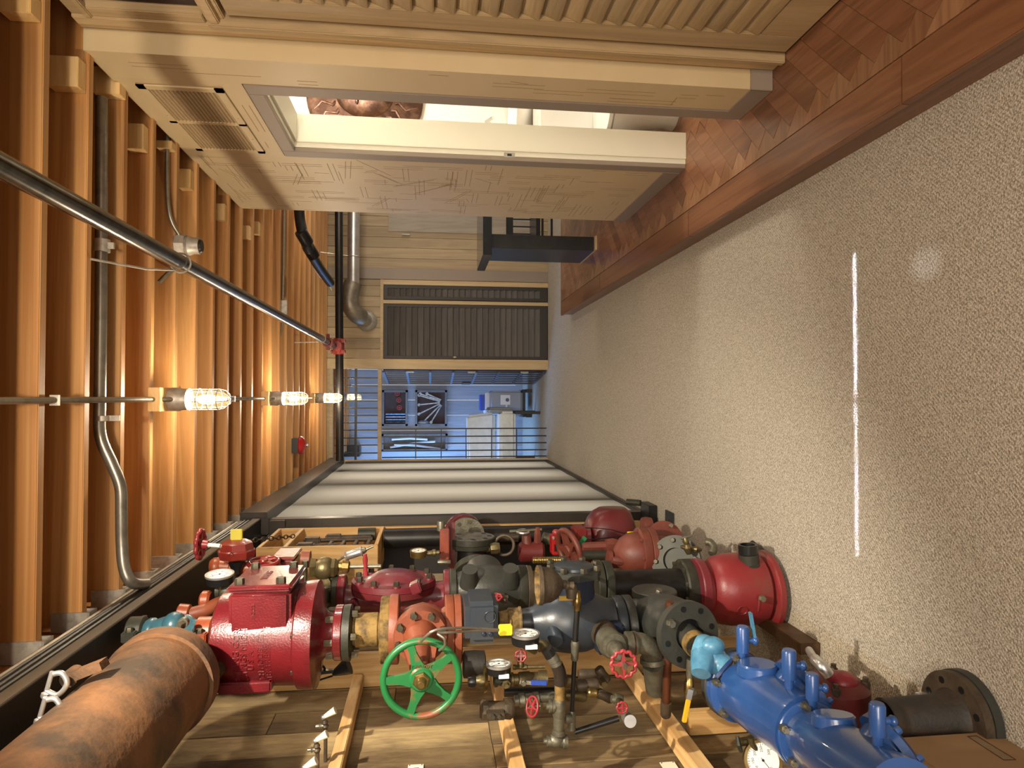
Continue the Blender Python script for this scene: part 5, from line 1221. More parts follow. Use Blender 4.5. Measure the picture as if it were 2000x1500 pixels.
o = MB().lathe(V(985, 1352, 2.5), V(1086, 1351, 2.5), [(0, 10*kr), (1, 10*kr)], 20).build('black_cylinder', blackp); tag(o, 'smooth black cylinder behind the gauge pipework', 'pipe')  # plain black cylinder filling the black area behind the gauge pipework
# thin riser with bell (water gong) and tee
t = thing('water_gong_pipe', 'thin dark pipe rising from the brass union to the grey-brown bell', 'pipe')
Lz(t, 'tee', brown, 1116, 1143, 1116, 1168, 2.32, [(0, 10), (.3, 12), (1, 10)], 16); Lz(t, 'inlet_collar', brown, 1102, 1143, 1120, 1144, 2.30, [(0, 7), (.4, 9), (.45, 7), (1, 8)], 14)
Lz(t, 'brass_union', brass, 1127, 1155, 1127, 1192, 2.34, [(0, 7), (.35, 7), (.4, 8.5), (.7, 8.5), (.75, 7.5), (1, 7)], 16)
Lz(t, 'pipe', M['blackpipe'], 1127, 1190, 1122, 1274, 2.34, [(0, 5.6), (1, 5.6)], 14, Yb=2.34)
Lz(t, 'pipe', M['blackpipe'], 1122, 1288, 1117, 1390, 2.34, [(0, 4.6), (1, 4.6)], 14, Yb=2.34)
Lz(t, 'coupling', galvp, 1124, 1252, 1122, 1290, 2.34, [(0, 8), (.2, 9), (.5, 7.5), (.9, 7.5), (1, 6)], 16)
Lz(t, 'tee_end', galvp, 1117, 1388, 1116, 1424, 2.34, [(0, 6), (.2, 8), (.8, 8), (1, 9)], 14)
Lz(t, 'side_branch', galvp, 1092, 1404, 1117, 1404, 2.31, [(0, 5), (.4, 5), (.5, 9), (.8, 9), (1, 7)], 14)
Lz(t, 'black_tail', blackp, 1122, 1430, 1208, 1403, 2.34, [(0, 5.5), (1, 6)], 12)
t = thing('water_gong', 'grey-brown bell with a gold-coloured mouth opening towards the ceiling', 'bell')
Yq = 2.30; A = V(1049, 1143, Yq); kq = kk(A)
Ab = Vector((A.x, Yq, A.z)); Bb = Vector((A.x, Yq, V(1106, 1143, Yq).z))
MB().lathe(Ab, Bb, [(0, 36*kq), (.02, 38*kq), (.14, 38*kq), (.2, 35*kq), (.45, 33*kq), (.65, 27*kq), (.8, 16*kq), (.88, 9*kq), (1, 8*kq)], 40, cap=False).build('bell_shell', brown, t)
MB().lathe(Ab, Ab+(Bb-Ab)*.7, [(0, 36.5*kq), (.2, 33*kq), (.6, 28*kq), (1, 8*kq)], 40, cap=False).build('bell_lining', yrust, t)
# middle dark cluster
t = thing('drain_manifold', 'cluster of dark brass drain fittings right of the thin pipe', 'fitting')
for (x0, y0, x1, y1, rr, Y, mt) in [(1103, 1330, 1120, 1331, 13, 2.45, brassm), (1126, 1340, 1168, 1336, 12, 2.5, brown), (1168, 1305, 1186, 1330, 10, 2.5, brown), (1104, 1357, 1145, 1360, 11, 2.5, brassm), (1148, 1353, 1166, 1353, 9, 2.45, brass), (1166, 1352, 1196, 1366, 10, 2.5, brown), (1130, 1318, 1180, 1316, 11, 2.62, brown)]:
    Lz(t, 'fitting', mt, x0, y0, x1, y1, Y, [(0, rr*.8), (.15, rr), (.5, rr*.9), (.85, rr), (1, rr*.8)], 14)
p = V(1181, 1338, 2.4); MB().hexa(p+Vector((0, .04, 0)), p, .014).build('plug', brassm, t)
t = thing('drain_cock', 'small angle cock with red handwheel and flat chrome cap low in the cluster', 'valve')
Lz(t, 'body', galvp, 1194, 1365, 1216, 1367, 2.36, [(0, 7), (.3, 8), (.35, 11), (.8, 11), (1, 8)], 16)
hw = V(1215, 1382, 2.24); kw = kk(hw); handwheel(t, hw, (.1, -1, .0), 10*kw, 2*kw, redh, 4, .3, 8, spoke_w=2.5*kw)
Lz(t, 'stem', brassm, 1209, 1370, 1215, 1382, 2.34, [(0, 7), (1, 3.5)], 12, Yb=2.24)
Lz(t, 'outlet', M['silver'], 1222, 1396, 1231, 1409, 2.32, [(0, 9), (.2, 11), (.75, 12), (1, 12)], 28, Yb=2.24)
# white-handled cocks above the upper rail
for i, (px, py) in enumerate([(633, 1400), (617, 1446), (596, 1498)]):
    t = thing('water_cock', ['white-handled cock highest on the wall beside the upper rail', 'white-handled cock in the middle of the three on the upper rail', 'white-handled cock at the photo edge on the upper rail'][i], 'cock', 'white-handled water cocks on the upper rail')
    Yw = 2.62-.19*i; s_ = 1+.0*i; a = V(px, py, Yw); b = V(px+22, py-13, Yw)
    MB().cyl(a, b, .007, 16, r2=.014).build('white_handle', plain('ivory_handle', 'e4dcc4', .4), t)
    MB().ell(a-(b-a)*.06, .009, .009, .009, 12, 8).build('end_cap', M['silver'], t)
    c0 = V(px+1, py+6, Yw); c1 = V(px+3, py+24, Yw)
    MB().lathe(c0, c1, [(0, .008), (.3, .012), (.5, .009), (.7, .013), (1, .008)], 12).build('stem', brown, t)
    MB().lathe(V(px+2, py+17, Yw), V(px-16, py+19, Yw), [(0, .009), (.4, .007), (.6, .010), (.65, .006), (1, .006)], 12).build('spout', boltb, t)
    MB().cyl(c1, Vector((XW+.0, Yw, c1.z)), .007, 8).build('wall_screw', brown, t)
# black clamp hanging next to the upper rail
t = thing('beam_clamp', 'black clamp lamp hanging beside the upper rail under the crimson valve', 'clamp')
Lz(t, 'shade', blackp, 682, 1300, 650, 1316, 2.78, [(0, 17), (.3, 14), (1, 5)], 24)
MB().beam(V(598, 1316, 2.78), V(652, 1310, 2.78), .02, .012).build('bar', blackp, t); MB().torus(V(626, 1308, 2.78), (0, 1, 0), .016, .005, 20, 6).build('ring', blackp, t)
MB().tube(smooth_path([V(608, 1336, 2.78), V(625, 1328, 2.78), V(650, 1320, 2.78)]), .004, 6).build('cord', blackp, t)
# white notice cards on the planks
cardw = plain('card_white', 'f2ead2', .6)
for i, (px, py, s) in enumerate([(812, 1497, 0), (1305, 1492, 1)]):
    p = at(px, py, X=XW+.009); t = thing('notice_card', ['white card with a red band pinned to the planks below the green wheel', 'plain white card pinned low on the planks above the lower rail'][i], 'card')
    B((XW+.0065, p.y-.045, p.z-.028), (XW+.0085, p.y+.015, p.z+.028), 'card', cardw, t)
    for dz in (-.022, .022): MB().cyl((XW+.0085, p.y+.009, p.z+dz), (XW+.0105, p.y+.009, p.z+dz), .002, 8).build('pin', boltm, t)
    if i == 0: B((XW+.0086, p.y-.02, p.z-.012), (XW+.009, p.y-.008, p.z+.012), 'red_band', redd, t)
# ---- run B (second vertical run)
YB2 = 3.20
t = thing('bronze_relief_valve', 'old bronze angle valve with round body above the crimson diaphragm valve', 'valve')
k = kk(V(633, 1108, YB2))
MB().ell(V(633, 1110, YB2), 22*k, 22*k, 23*k, 28, 16).build('body', brassm, t)
Lz(t, 'hex_end', brassm, 607, 1108, 618, 1108, YB2, [(0, 20), (1, 18)], 6); Lz(t, 'hex_end', brassm, 648, 1109, 661, 1109, YB2, [(0, 19), (.5, 20), (1, 14)], 6)
Lz(t, 'lower_hex', brassm, 634, 1128, 635, 1142, YB2, [(0, 12), (.5, 17), (1, 17)], 6)
Lz(t, 'outlet_pipe', galvp, 635, 1140, 636, 1196, YB2, [(0, 14), (.1, 15), (.6, 13), (1, 13)], 24)
Lz(t, 'brass_nut', brass, 661, 1106, 683, 1107, YB2, [(0, 8), (.3, 8), (.35, 12), (.9, 12), (1, 9)], 8)
Lz(t, 'spindle', boltb, 683, 1107, 744, 1106, YB2, [(0, 4), (1, 4)], 12)
Lz(t, 'red_lever', redh, 713, 1082, 714, 1124, YB2-.02, [(0, 3.5), (.3, 5), (.6, 3.5), (1, 5)], 8)
t = thing('silver_cartridge', 'slanted silver cylinder resting between the wooden box and the bronze valve', 'cylinder')
Lz(t, 'tip', boltb, 636, 1112, 676, 1084, 3.2, [(0, 1.5), (1, 3)], 10, Yb=3.3); Lz(t, 'barrel', M['silver'], 674, 1087, 708, 1076, 3.3, [(0, 8), (.1, 10), (.18, 8), (.9, 8), (.92, 10), (1, 9)], 20); Lz(t, 'end_stem', boltb, 708, 1076, 729, 1067, 3.3, [(0, 7), (.3, 5), (.35, 3), (1, 2)], 10)
t = thing('diaphragm_valve', 'crimson diaphragm valve with an oval lid held by ten hex bolts', 'valve')
ob, XQ = vert(t, 'body', crim2, 1168, YB2, [(676, 30), (690, 28), (720, 30), (760, 38), (800, 36), (830, 28), (866, 30)], 36)
kq = kk(V(770, 1150, YB2)); zq = V(769, 1168, YB2).z
xl = -.865
def oval(x0, x1, rz0, ry0, rz1, ry1, name, mat, n=48):
    vs = [Vector((x0, YB2+ry0*math.sin(2*PI*i/n), zq+rz0*math.cos(2*PI*i/n))) for i in range(n)]+[Vector((x1, YB2+ry1*math.sin(2*PI*i/n), zq+rz1*math.cos(2*PI*i/n))) for i in range(n)]
    MB().add(vs, [tuple(range(n-1, -1, -1)), tuple(range(n, 2*n))]+[(i, (i+1) % n, (i+1) % n+n, i+n) for i in range(n)]).build(name, mat, t)
oval(XQ+.02, xl-.03, 50*kq, .11, 66*kq, .14, 'bowl', crim2)
oval(xl-.03, xl-.002, 81*kq, .175, 82*kq, .178, 'lower_rim', crim2); oval(xl, xl+.025, 82*kq, .178, 80*kq, .175, 'lid', crim2)
oval(xl+.025, xl+.06, 58*kq, .115, 30*kq, .06, 'lid_dome', crim2)
for i in range(10):
    a = 2*PI*i/10+.2; p = Vector((xl+.025, YB2+.152*math.sin(a), zq+70*kq*math.cos(a)))
    MB().lathe(p, p+X1*.007, [(0, .020), (1, .019)], 12).build('bolt_pad', crim2, t); MB().hexa(p+X1*.007, p+X1*.026, .0135).build('bolt', boltm, t)
text(t, 'cast_lettering', 'OCV', (xl+.050, YB2+.03, zq-.02), (0, 0, -1), (0, 1, 0), .05, crim2, .003) if False else None
B((xl+.045, YB2-.02, zq-.045), (xl+.058, YB2+.03, zq+.0), 'lid_badge', crim2, t, bevel=.003)
p = V(812, 1147, YB2-.19); MB().obox(p, X1*.022+Z1_*.008, Y1_*.03, Z1_*.02-X1*.008).build('corner_plug', crim2, t, bevel=.005)
p = V(690, 1182, YB2-.10); MB().ring(p+Vector((0, .04, 0)), p+Vector((0, -.012, 0)), .022, .013, 20).build('side_port', crim2, t)
vert(t, 'upper_flange', crim2, 1160, YB2, [(661, 36), (663, 37), (674, 37), (676, 35)], 36); vert(t, 'lower_flange', crim2, 1152, YB2, [(866, 37), (868, 39), (877, 39)], 36)
o = thing('grey_flange', 'dark grey flange bolted above the crimson diaphragm valve', 'flange'); vert(o, 'disc', gdark, 1160, YB2, [(650, 34), (652, 36), (660.5, 36)], 36); kf = kk(V(655, 1160, YB2)); bolts(o, boltm, (V(655, 1160, YB2).x, YB2, V(650, 1160, YB2).z), (0, 0, 1), 29*kf, 6, .012, .014)
t = thing('cast_tee', 'charcoal cast iron tee with two round bosses next to the crimson diaphragm valve', 'pipe fitting')
Yt = 3.05
vert(t, 'upper_flange', gdark, 1152, Yt, [(878, 38), (880, 40), (890, 40)], 36)
ob, XT = vert(t, 'body', grey, 1150, Yt, [(890, 33), (900, 35), (925, 44), (955, 47), (985, 42), (1005, 36), (1012, 36)], 40)
vert(t, 'lower_flange', gdark, 1148, Yt, [(1010, 41), (1012, 43), (1025, 43), (1027, 42)], 36); vert(t, 'gasket_flange', brown, 1148, Yt, [(1027, 41), (1029, 43), (1037, 42)], 36)
kt = kk(V(940, 1150, Yt))
for px, rr in ((915, 15), (992, 15)):
    zz = V(px, 1150, Yt).z; MB().lathe((XT+.04, Yt-.06, zz), (XT+.115, Yt-.10, zz), [(0, rr*1.3*kt), (.7, rr*kt), (1, rr*.95*kt)], 24).build('boss', grey, t)
zz = V(950, 1150, Yt).z; MB().lathe((XT, Yt, zz), (XT+.03, Yt+.16, zz), [(0, 44*kt), (.7, 40*kt), (1, 40*kt)], 32).build('branch', grey, t)
t = thing('round_flange', 'dark round flange standing up behind the charcoal tee', 'flange')
c = V(930, 1125, 3.28); kc = kk(c); MB().cyl(c, c+Vector((-.02, -.16, 0)), .06, 20).build('neck', grey, t); MB().lathe(c, c+Vector((.02, .03, 0)), [(0, 44*kc), (1, 44*kc)], 40).build('disc', gdark, t)
MB().torus(c+Vector((.0, -.0, 0)), (.02, -1, 0), 40*kc, .006, 40, 6).build('raised_edge', redd, t)
for a in (.6, 1.5, 2.4): p = c+Vector((math.sin(a-1.5)*0+.0, -.002, 0))+Vector((math.sin(a)*34*kc, 0, math.cos(a)*34*kc)); MB().cyl(p, p+Vector((0, -.002, 0)), .010, 12).build('bolt_hole', blackp, t)
t = thing('small_bleed_valve', 'small brass bleed valve with a red star wheel on the charcoal tee', 'valve')
hw = V(970, 1166, 2.84); kw = kk(hw); handwheel(t, hw, (1, -.4, 0), 10*kw, 2*kw, redh, 4, .3, 7, spoke_w=3*kw); Lz(t, 'body', brown, 972, 1168, 990, 1172, 2.88, [(0, 4), (.4, 8), (1, 10)], 12); MB().cyl(V(984, 1170, 2.87), V(984, 1158, 3.02), .012, 10).build('nipple', brown, t)
# black pipe with flanges, and large red valve on the floor
t = thing('black_pipe_spool', 'thick black pipe between two flange pairs leading down to the large red valve', 'pipe')
Ys = 2.98
vert(t, 'flange', gdark, 1140, Ys, [(1160, 43), (1162, 45), (1173, 45)], 36); vert(t, 'flange', gdark, 1142, Ys, [(1176, 44), (1178, 46), (1190, 46), (1192, 44)], 36)
ob, XS2 = vert(t, 'pipe', M['blackpipe'], 1146, Ys, [(1190, 33), (1328, 33)], 40)
vert(t, 'flange', gdark, 1146, Ys, [(1328, 50), (1331, 53), (1352, 53), (1355, 52)], 44); 
kf = kk(V(1340, 1146, Ys)); bolts(t, boltm, (XS2, Ys, V(1328, 1146, Ys).z), (0, 0, 1), 45*kf, 10, .011, .01)
kf = kk(V(1160, 1140, Ys)); bolts(t, boltm, (V(1160, 1140, Ys).x, Ys, V(1160, 1140, Ys).z), (0, 0, 1), 38*kf, 6, .013, .012)
t = thing('dry_pipe_valve', 'largest dark red valve standing on the carpet with a grey side port', 'valve')
Yv = 2.93
ob, XV = vert(t, 'top_flange', crim2, 1146, Yv, [(1356, 52), (1358, 54), (1370, 54), (1372, 50)], 44)
bodyr = paint('dusty_red_enamel', '9c2328', '8a4a3c', .4, 0, 5, .5, .75, .15)
ob, XV = vert(t, 'body', bodyr, 1150, Yv, [(1371, 44), (1380, 44), (1386, 54), (1398, 64), (1420, 68), (1455, 69), (1478, 66), (1486, 56)], 48)
vert(t, 'base_flange', bodyr, 1152, Yv, [(1486, 72), (1489, 76), (1497, 76), (1499, 74)], 56)
kv = kk(V(1430, 1150, Yv)); zv = V(1458, 1150, Yv).z; px_ = V(1460, 1125, Yv).x
MB().lathe((XV+.06, Yv-.06, zv), (px_+.03, Yv-.06, zv+.01), [(0, 30*kv), (.6, 24*kv), (1, 22*kv)], 32).build('port_neck', bodyr, t)
MB().lathe((px_+.02, Yv-.06, zv+.01), (px_+.115, Yv-.06, zv+.02), [(0, 18*kv), (.15, 21*kv), (.5, 21*kv), (.53, 19*kv), (.98, 19*kv)], 32).build('side_port', gdark, t)
MB().ring((px_+.115, Yv-.06, zv+.02), (px_+.155, Yv-.06, zv+.022), 18*kv, 14*kv, 28).build('port_lip', blackp, t)
p = V(1487, 1168, Yv-.17); MB().hexa(p, p+Vector((0, -.02, 0)), .015).build('plug', boltb, t)
text(t, 'cast_lettering', 'FIG', None, X1, Z1_, .03, bodyr, .002, wrap=(XV, Yv, 68.5*kv, -.15, V(1452, 1150, Yv).z)) if False else None
MB().tube([Vector((XV+(69*kv)*math.sin(a), Yv-(69*kv)*math.cos(a), V(1420+9*math.sin(b_), 1150, Yv).z)) for a, b_ in [(-.32+.13*math.cos(u), u) for u in [2*PI*i/24 for i in range(24)]]], .003, 6, closed=True).build('cast_circle', bodyr, t)
MB().tube([Vector((XV+68.5*kv*math.sin(a), Yv-68.5*kv*math.cos(a), V(1450, 1150, Yv).z)) for a in [-.35+.05*i for i in range(9)]], .005, 6).build('cast_bar', bodyr, t)
t = thing('black_hose', 'ribbed black elbow pipe curling behind the large red valve', 'pipe')
MB().tube(smooth_path([V(1466, 1062, 3.05), V(1478, 1072, 3.02), V(1492, 1084, 2.98), V(1508, 1098, 2.95), V(1514, 1114, 2.95)]), .020, 14).build('hose', gdark, t)
for (x_, y_, Y_) in ((1480, 1074, 3.02), (1500, 1090, 2.96), (1508, 1100, 2.95)): MB().torus(V(x_, y_, Y_), (-.6, 0, -.6), .021, .005, 20, 8).build('rib', gdark, t)
# ---- run C: upper group near the box
YC = 3.62
t = thing('supervisory_valve', 'dark red butterfly valve with a flat yellow indicator flag and a side handwheel', 'valve')
k = kk(V(460, 1068, 3.3)); Yc1 = 3.30
c = V(462, 1070, Yc1)
MB().lathe(c+Vector((-24*k, 0, 0)), c+Vector((16*k, 0, 0)), [(0, 22*k), (.15, 34*k), (.4, 36*k), (.5, 36*k), (.55, 33*k), (.85, 30*k), (1, 18*k)], 8).build('gearbox', paint('gloss_red_brown', '8e2418', '7a1c14', .3, 0, 9, bs=.1, coat=.3), t)
p = c+Vector((-6*k, -33*k, 0)); MB().cyl(p, p+Vector((0, -.004, 0)), .011, 16).build('socket_hole', blackp, t)
B((c.x+16*k, Yc1-.01, c.z-11*k), (c.x+36*k, Yc1+.012, c.z+11*k), 'flag', plain('mustard_flag', 'b3a62c', .5), t, bevel=.003)
MB().lathe(c+Vector((-24*k, 0, 0)), c+Vector((-50*k, 0, 0)), [(0, 18*k), (.7, 9*k), (1, 9*k)], 16).build('black_neck', blackp, t)
a = V(388, 1063, Yc1); MB().cyl(a, V(430, 1066, Yc1), .009, 12).build('shaft', dialw, t); MB().lathe(V(396, 1063, Yc1), V(406, 1064, Yc1), [(0, 9*k), (1, 8*k)], 16).build('wheel_boss', redh, t)
handwheel(t, V(391, 1063, Yc1), (0, 0, 1), 26*k, 4*k, redh, 5, .3, 10)
t = thing('orange_tee', 'orange grooved tee below the red valve with the yellow flag', 'pipe fitting')
Lz(t, 'body', orng2, 412, 1108, 432, 1106, 3.35, [(0, 14), (.3, 18), (.7, 18), (1, 14)], 20); Lz(t, 'run', orng2, 430, 1106, 492, 1110, 3.35, [(0, 14), (.3, 14), (.35, 18), (.6, 18), (.65, 13), (1, 13)], 20); Lz(t, 'leg', orng, 458, 1110, 458, 1140, 3.35, [(0, 12), (1, 12)], 16)
t = thing('pressure_gauge', 'black-cased gauge with a silver rim in front of the orange tee', 'gauge')
g = V(429, 1122, 2.95); kg = kk(g); gauge(t, g, (1, -.12, 0), 26*kg, blackp, 18*kg, (0, 1, 0)); MB().tube([g+X1*-.03, g+X1*-.06, V(444, 1146, 2.98)], .011, 8).build('stem', brassm, t)
t = thing('olive_valve', 'olive-green cast valve body under the silver-rimmed gauge', 'valve')
MB().ell(V(444, 1153, 2.98), 18*kg, 18*kg, 20*kg).build('body', paint('olive_iron', '4a4c38', '5a5840', .5, .3, 9, bs=.3), t); MB().tube([V(444, 1153, 2.98), V(452, 1140, 3.15), V(458, 1125, 3.34)], .02, 12).build('link_pipe', brown, t); Lz(t, 'collar', gdark, 424, 1152, 432, 1152, 2.98, [(0, 17), (1, 17)], 18)
t = thing('orange_elbow', 'orange grooved elbow and coupling just left of the crimson alarm valve', 'pipe fitting')
ke = kk(V(380, 1200, 2.9))
Lz(t, 'coupling', orng2, 347, 1196, 371, 1198, 2.86, [(0, 14), (.1, 17), (.9, 17), (1, 14)], 20)
MB().tube(smooth_path([V(370, 1200, 2.86), V(400, 1192, 2.88), V(424, 1180, 2.92), V(446, 1172, 2.98)]), 13*ke, 18).build('elbow', orng, t)
Lz(t, 'coupling', orng2, 392, 1172, 412, 1172, 2.95, [(0, 14), (.2, 18), (.8, 18), (1, 14)], 20)
t = thing('red_gate_valve', 'glossy red gate valve with a thick round handwheel seen from above', 'valve')
k = kk(V(515, 1100, 3.35)); hw = V(515, 1098, 3.32); handwheel(t, hw, (1, -.10, 0), 27*k, 4.6*k, paint('gloss_red', '98201c', '8a1a18', .25, coat=.3), 5, .3, 0)
MB().cyl(hw, hw+Vector((-.1, 0, 0)), .015, 12).build('stem', redb, t); MB().box((hw.x-.24, 3.28, hw.z-.07), (hw.x-.08, 3.42, hw.z+.07)).build('body', redd, t, bevel=.015)
t = thing('flow_switch_box', 'dark red rectangular switch box beside the thick red handwheel', 'switch')
a = V(547, 1078, 3.55); b = V(587, 1078, 3.55); MB().box((XW+.007, 3.42, b.z+.02), (a.x-.19, 3.52, a.z-.02)).build('mount', redd, t)
MB().box((a.x-.20, 3.38, b.z), (a.x, 3.56, a.z)).build('body', paint('switch_red', '8a1c1c', '78281e', .35, coat=.2), t, bevel=.01)
B((a.x, 3.37, b.z-.005), (a.x+.015, 3.57, a.z+.005), 'lid', paint('switch_lid_worn', '8e2a20', 'b9a58c', .4, 0, 30, .55, .7), t, bevel=.004)
Lz(t, 'rust_coupling', orng, 589, 1092, 606, 1092, 3.45, [(0, 16), (1, 16)], 12)
p = V(596, 1108, 3.3); MB().hexa(p, p+X1*.03, .016).cyl(p, p-X1*.12, .010, 12).build('bolt', boltm, t)
# wooden box of tools
t = thing('tool_box', 'open pine box hung upright on the wall, divided in two and holding rusty tools', 'box')
bX = -.858; bD = -1.08; by0, by1 = 4.02, 4.60; bz1 = V(500, 1058, by0).z; bz0 = V(738, 1058, by0).z; bzm = V(555, 1058, by0).z
B((bD, by0, bz0), (bX, by0+.022, bz1), 'near_board', wood('tool_box_pine', '9a7a4a', 'b08c58', 'z', 7, .6, knots=.05), t, bevel=.002)
B((bD, by1-.022, bz0), (bX, by1, bz1), 'far_board', M['pine_z'], t, bevel=.002)
B((bD, by0+.022, bz1-.022), (bX, by1-.022, bz1), 'top_board', M['pine_y'], t, bevel=.002); B((bD, by0+.022, bz0), (bX, by1-.022, bz0+.022), 'bottom_board', M['pine_y'], t, bevel=.002)
B((bD, by0+.022, bzm-.012), (bX, by1-.022, bzm+.012), 'divider', M['pine_y'], t, bevel=.002); B((bD, by0+.022, bz0+.022), (bD+.015, by1-.022, bz1-.022), 'back_board', M['weathered'], t)
rt = paint('rusty_tool', '4f4032', '6a5640', .6, .4, 20, bs=.3)
xx = bX-.03
for i, (y_, z0_, z1_, r_, lab) in enumerate([(4.42, .30, .92, .013, 'long rusty rod tool standing in the pine box'), (4.34, .05, .95, .014, 'longest rusty pipe wrench in the pine box'), (4.18, .02, .55, .012, 'short rusty jointed bar at the front of the pine box')]):
    za_ = bzm-.03-(bzm-bz0)*z0_*.9; zb_ = bzm-.03-(bzm-bz0)*z1_*.88
    o = thing('rusty_tool', lab, 'tool', 'rusty tools in the pine box')
    MB().cyl((xx, y_, za_), (xx, y_, zb_), r_, 10).build('shank', rt, o); MB().box((xx-.02, y_-.03, za_-.10), (xx+.02, y_+.03, za_)).build('jaw', rt, o, bevel=.008)
for i in range(4):
    z_ = bz0+.06+.075*i
    o = MB().box((xx-.015, 4.12, z_), (xx+.01, 4.28, z_+.022)).box((xx-.015, 4.12, z_-.02), (xx+.01, 4.15, z_+.04)).build('iron_key', rt, None, bevel=.004)
    tag(o, ['lowest iron T-key in the pine box', 'second lowest iron T-key in the pine box', 'third lowest iron T-key in the pine box', 'highest iron T-key in the pine box'][i], 'tool', 'iron T-keys in the pine box')
o = MB().cyl((bX-.03, 4.50, bz0+.05), (bX-.03, 4.50, bz0+.16), .04, 20).build('dark_canister', gdark); tag(o, 'dark round canister at the bottom corner of the pine box', 'canister')
t = thing('steel_chain', 'rusty steel chain stretched across the pine box from the yellow-flag valve', 'chain')
p0 = V(487, 1056, 3.7); p1 = V(575, 1047, 4.1); N = 12
for i in range(N):
    c = p0.lerp(p1, (i+.5)/N); d = (p1-p0)/N*.62; s_ = (X1 if i % 2 else Y1_)
    MB().tube([c+d*math.cos(2*PI*j/14)+s_*.011*math.sin(2*PI*j/14) for j in range(14)], .0032, 6, closed=True).build('link', rt, t)
# black vertical pipe near the screen
t = thing('black_standpipe', 'thick smooth black pipe rising behind the second row of valves', 'pipe')
ob, xx_ = vert(t, 'pipe', M['blackpipe'], 1046, 4.40, [(750, 19), (1235, 19)], 36)
# right-hand part of run C
Yr = 4.0
t = thing('orange_bracket_valve', 'narrow orange vertical valve bracket with silver end fittings', 'valve')
a = V(868, 1038, 3.75); k = kk(a)
MB().box((V(868, 1100, 3.75).x, 3.72, V(877, 1040, 3.75).z), (a.x+.02, 3.78, V(859, 1040, 3.75).z)).build('bracket', paint('bracket_orange', 'a8431f', '8e3a1c', .4), t, bevel=.004)
Lz(t, 'end_cap', galvp, 861, 1018, 861, 1038, 3.75, [(0, 7), (.2, 8), (.9, 8), (1, 6)], 12); Lz(t, 'cross_pin', boltb, 855, 1098, 880, 1098, 3.7, [(0, 4), (.2, 5), (.8, 5), (1, 4)], 12); Lz(t, 'red_bar', redd, 882, 1020, 882, 1110, 3.85, [(0, 9), (1, 9)], 4)
t = thing('brass_gauge', 'small brass-cased gauge beyond the crimson oval lid', 'gauge')
MB().tube([V(834, 1081, 3.62), V(862, 1079, 3.74)], .008, 8).build('feed_pipe', brassm, t)
g = V(817, 1076, 3.6); kg = kk(g); gauge(t, g, (1, -.1, 0), 16*kg, brass, 12*kg, (0, 1, 0), brass); Lz(t, 'stem', brassm, 834, 1081, 858, 1079, 3.62, [(0, 5), (.4, 5), (.45, 7), (.7, 7), (.75, 4), (1, 4)], 12)
t = thing('blind_flange', 'wide dark grey drilled blind flange lying flat above its red neck', 'flange')
c = V(922, 1052, 3.9); k = kk(c)
MB().lathe(c+Vector((-.045, 0, 0)), c+Vector((-.022, 0, 0)), [(0, 45*k), (1, 46*k)], 44).build('lower_disc', gdark, t); MB().lathe(c+Vector((-.02, 0, 0)), c+Vector((.012, 0, 0)), [(0, 46*k), (.9, 46*k), (1, 44*k)], 44).build('upper_disc', gdark, t)
dusty = paint('dusty_grey_face', '8a877c', '5c5a50', .7, .2, 30, .4, .65)
MB().cyl(c+Vector((.012, 0, 0)), c+Vector((.0135, 0, 0)), 43*k, 40).build('dusty_face', dusty, t)
for i in range(8): a = PI/4*i; p = c+Vector((.0136, math.sin(a)*34*k, math.cos(a)*34*k)); MB().cyl(p, p+X1*.001, .014, 14).build('bolt_hole', blackp, t)
MB().lathe(c+Vector((-.045, 0, 0)), c+Vector((-.16, 0, 0)), [(0, 28*k), (1, 30*k)], 28).build('neck', blackp, t)
t = thing('red_flange', 'crimson flange with a round grey face standing behind the dark blind flange', 'flange')
c = V(905, 1040, 4.25); k = kk(c); MB().lathe(c+Vector((0, .04, 0)), c, [(0, 36*k), (1, 36*k)], 36).build('crimson_back', crim, t)
c = V(912, 1046, 4.18); MB().lathe(c+Vector((0, .03, 0)), c, [(0, 34*k), (1, 34*k)], 36).build('face', galvp, t)
for a in (-.6, .2): p = c+Vector((math.cos(a)*26*k, -.001, -math.sin(a)*26*k)); MB().cyl(p, p-Y1_*.002, .013, 12).build('bolt_hole', brown, t)
t = thing('brass_elbow', 'tarnished brass elbow with a ring-shaped loop right of the blind flange', 'pipe fitting')
MB().cyl(V(962, 1072, 3.8), V(930, 1076, 3.88), .014, 12).build('nipple', brassm, t)
Lz(t, 'nut', brassm, 958, 1072, 976, 1070, 3.8, [(0, 10), (.5, 12), (1, 10)], 8); MB().torus(V(985, 1065, 3.85), (.3, -1, .3), 17*k, 3*k, 28, 8).build('loop', brown, t)
t = thing('rusty_tee_valve', 'rusty red tee valve with a grey cross handle on top', 'valve')
Ym = 3.95; k = kk(V(1038, 1080, Ym))
Lz(t, 'body', redd, 1013, 1078, 1062, 1078, Ym, [(0, 15), (.1, 20), (.5, 19), (.9, 20), (1, 15)], 24)
Lz(t, 'neck', redb, 1030, 1080, 1028, 1045, Ym, [(0, 14), (.6, 10), (1, 9)], 16); Lz(t, 'rear_stub', redb, 1050, 1060, 1050, 1030, Ym, [(0, 8), (.7, 7), (1, 4)], 6)
Lz(t, 'handle_bar', galvp, 995, 1038, 1058, 1034, Ym, [(0, 3), (1, 3)], 10); MB().torus(V(1021, 1038, Ym), (1, -.1, 0), 12*k, 2.4*k, 24, 8).build('handle_ring', M['silver'], t)
Lz(t, 'side_pipe', brown, 975, 1050, 1012, 1050, Ym+.1, [(0, 8), (1, 8)], 14); Lz(t, 'side_pipe', galvp, 1060, 1048, 1082, 1056, Ym+.1, [(0, 9), (1, 12)], 14)
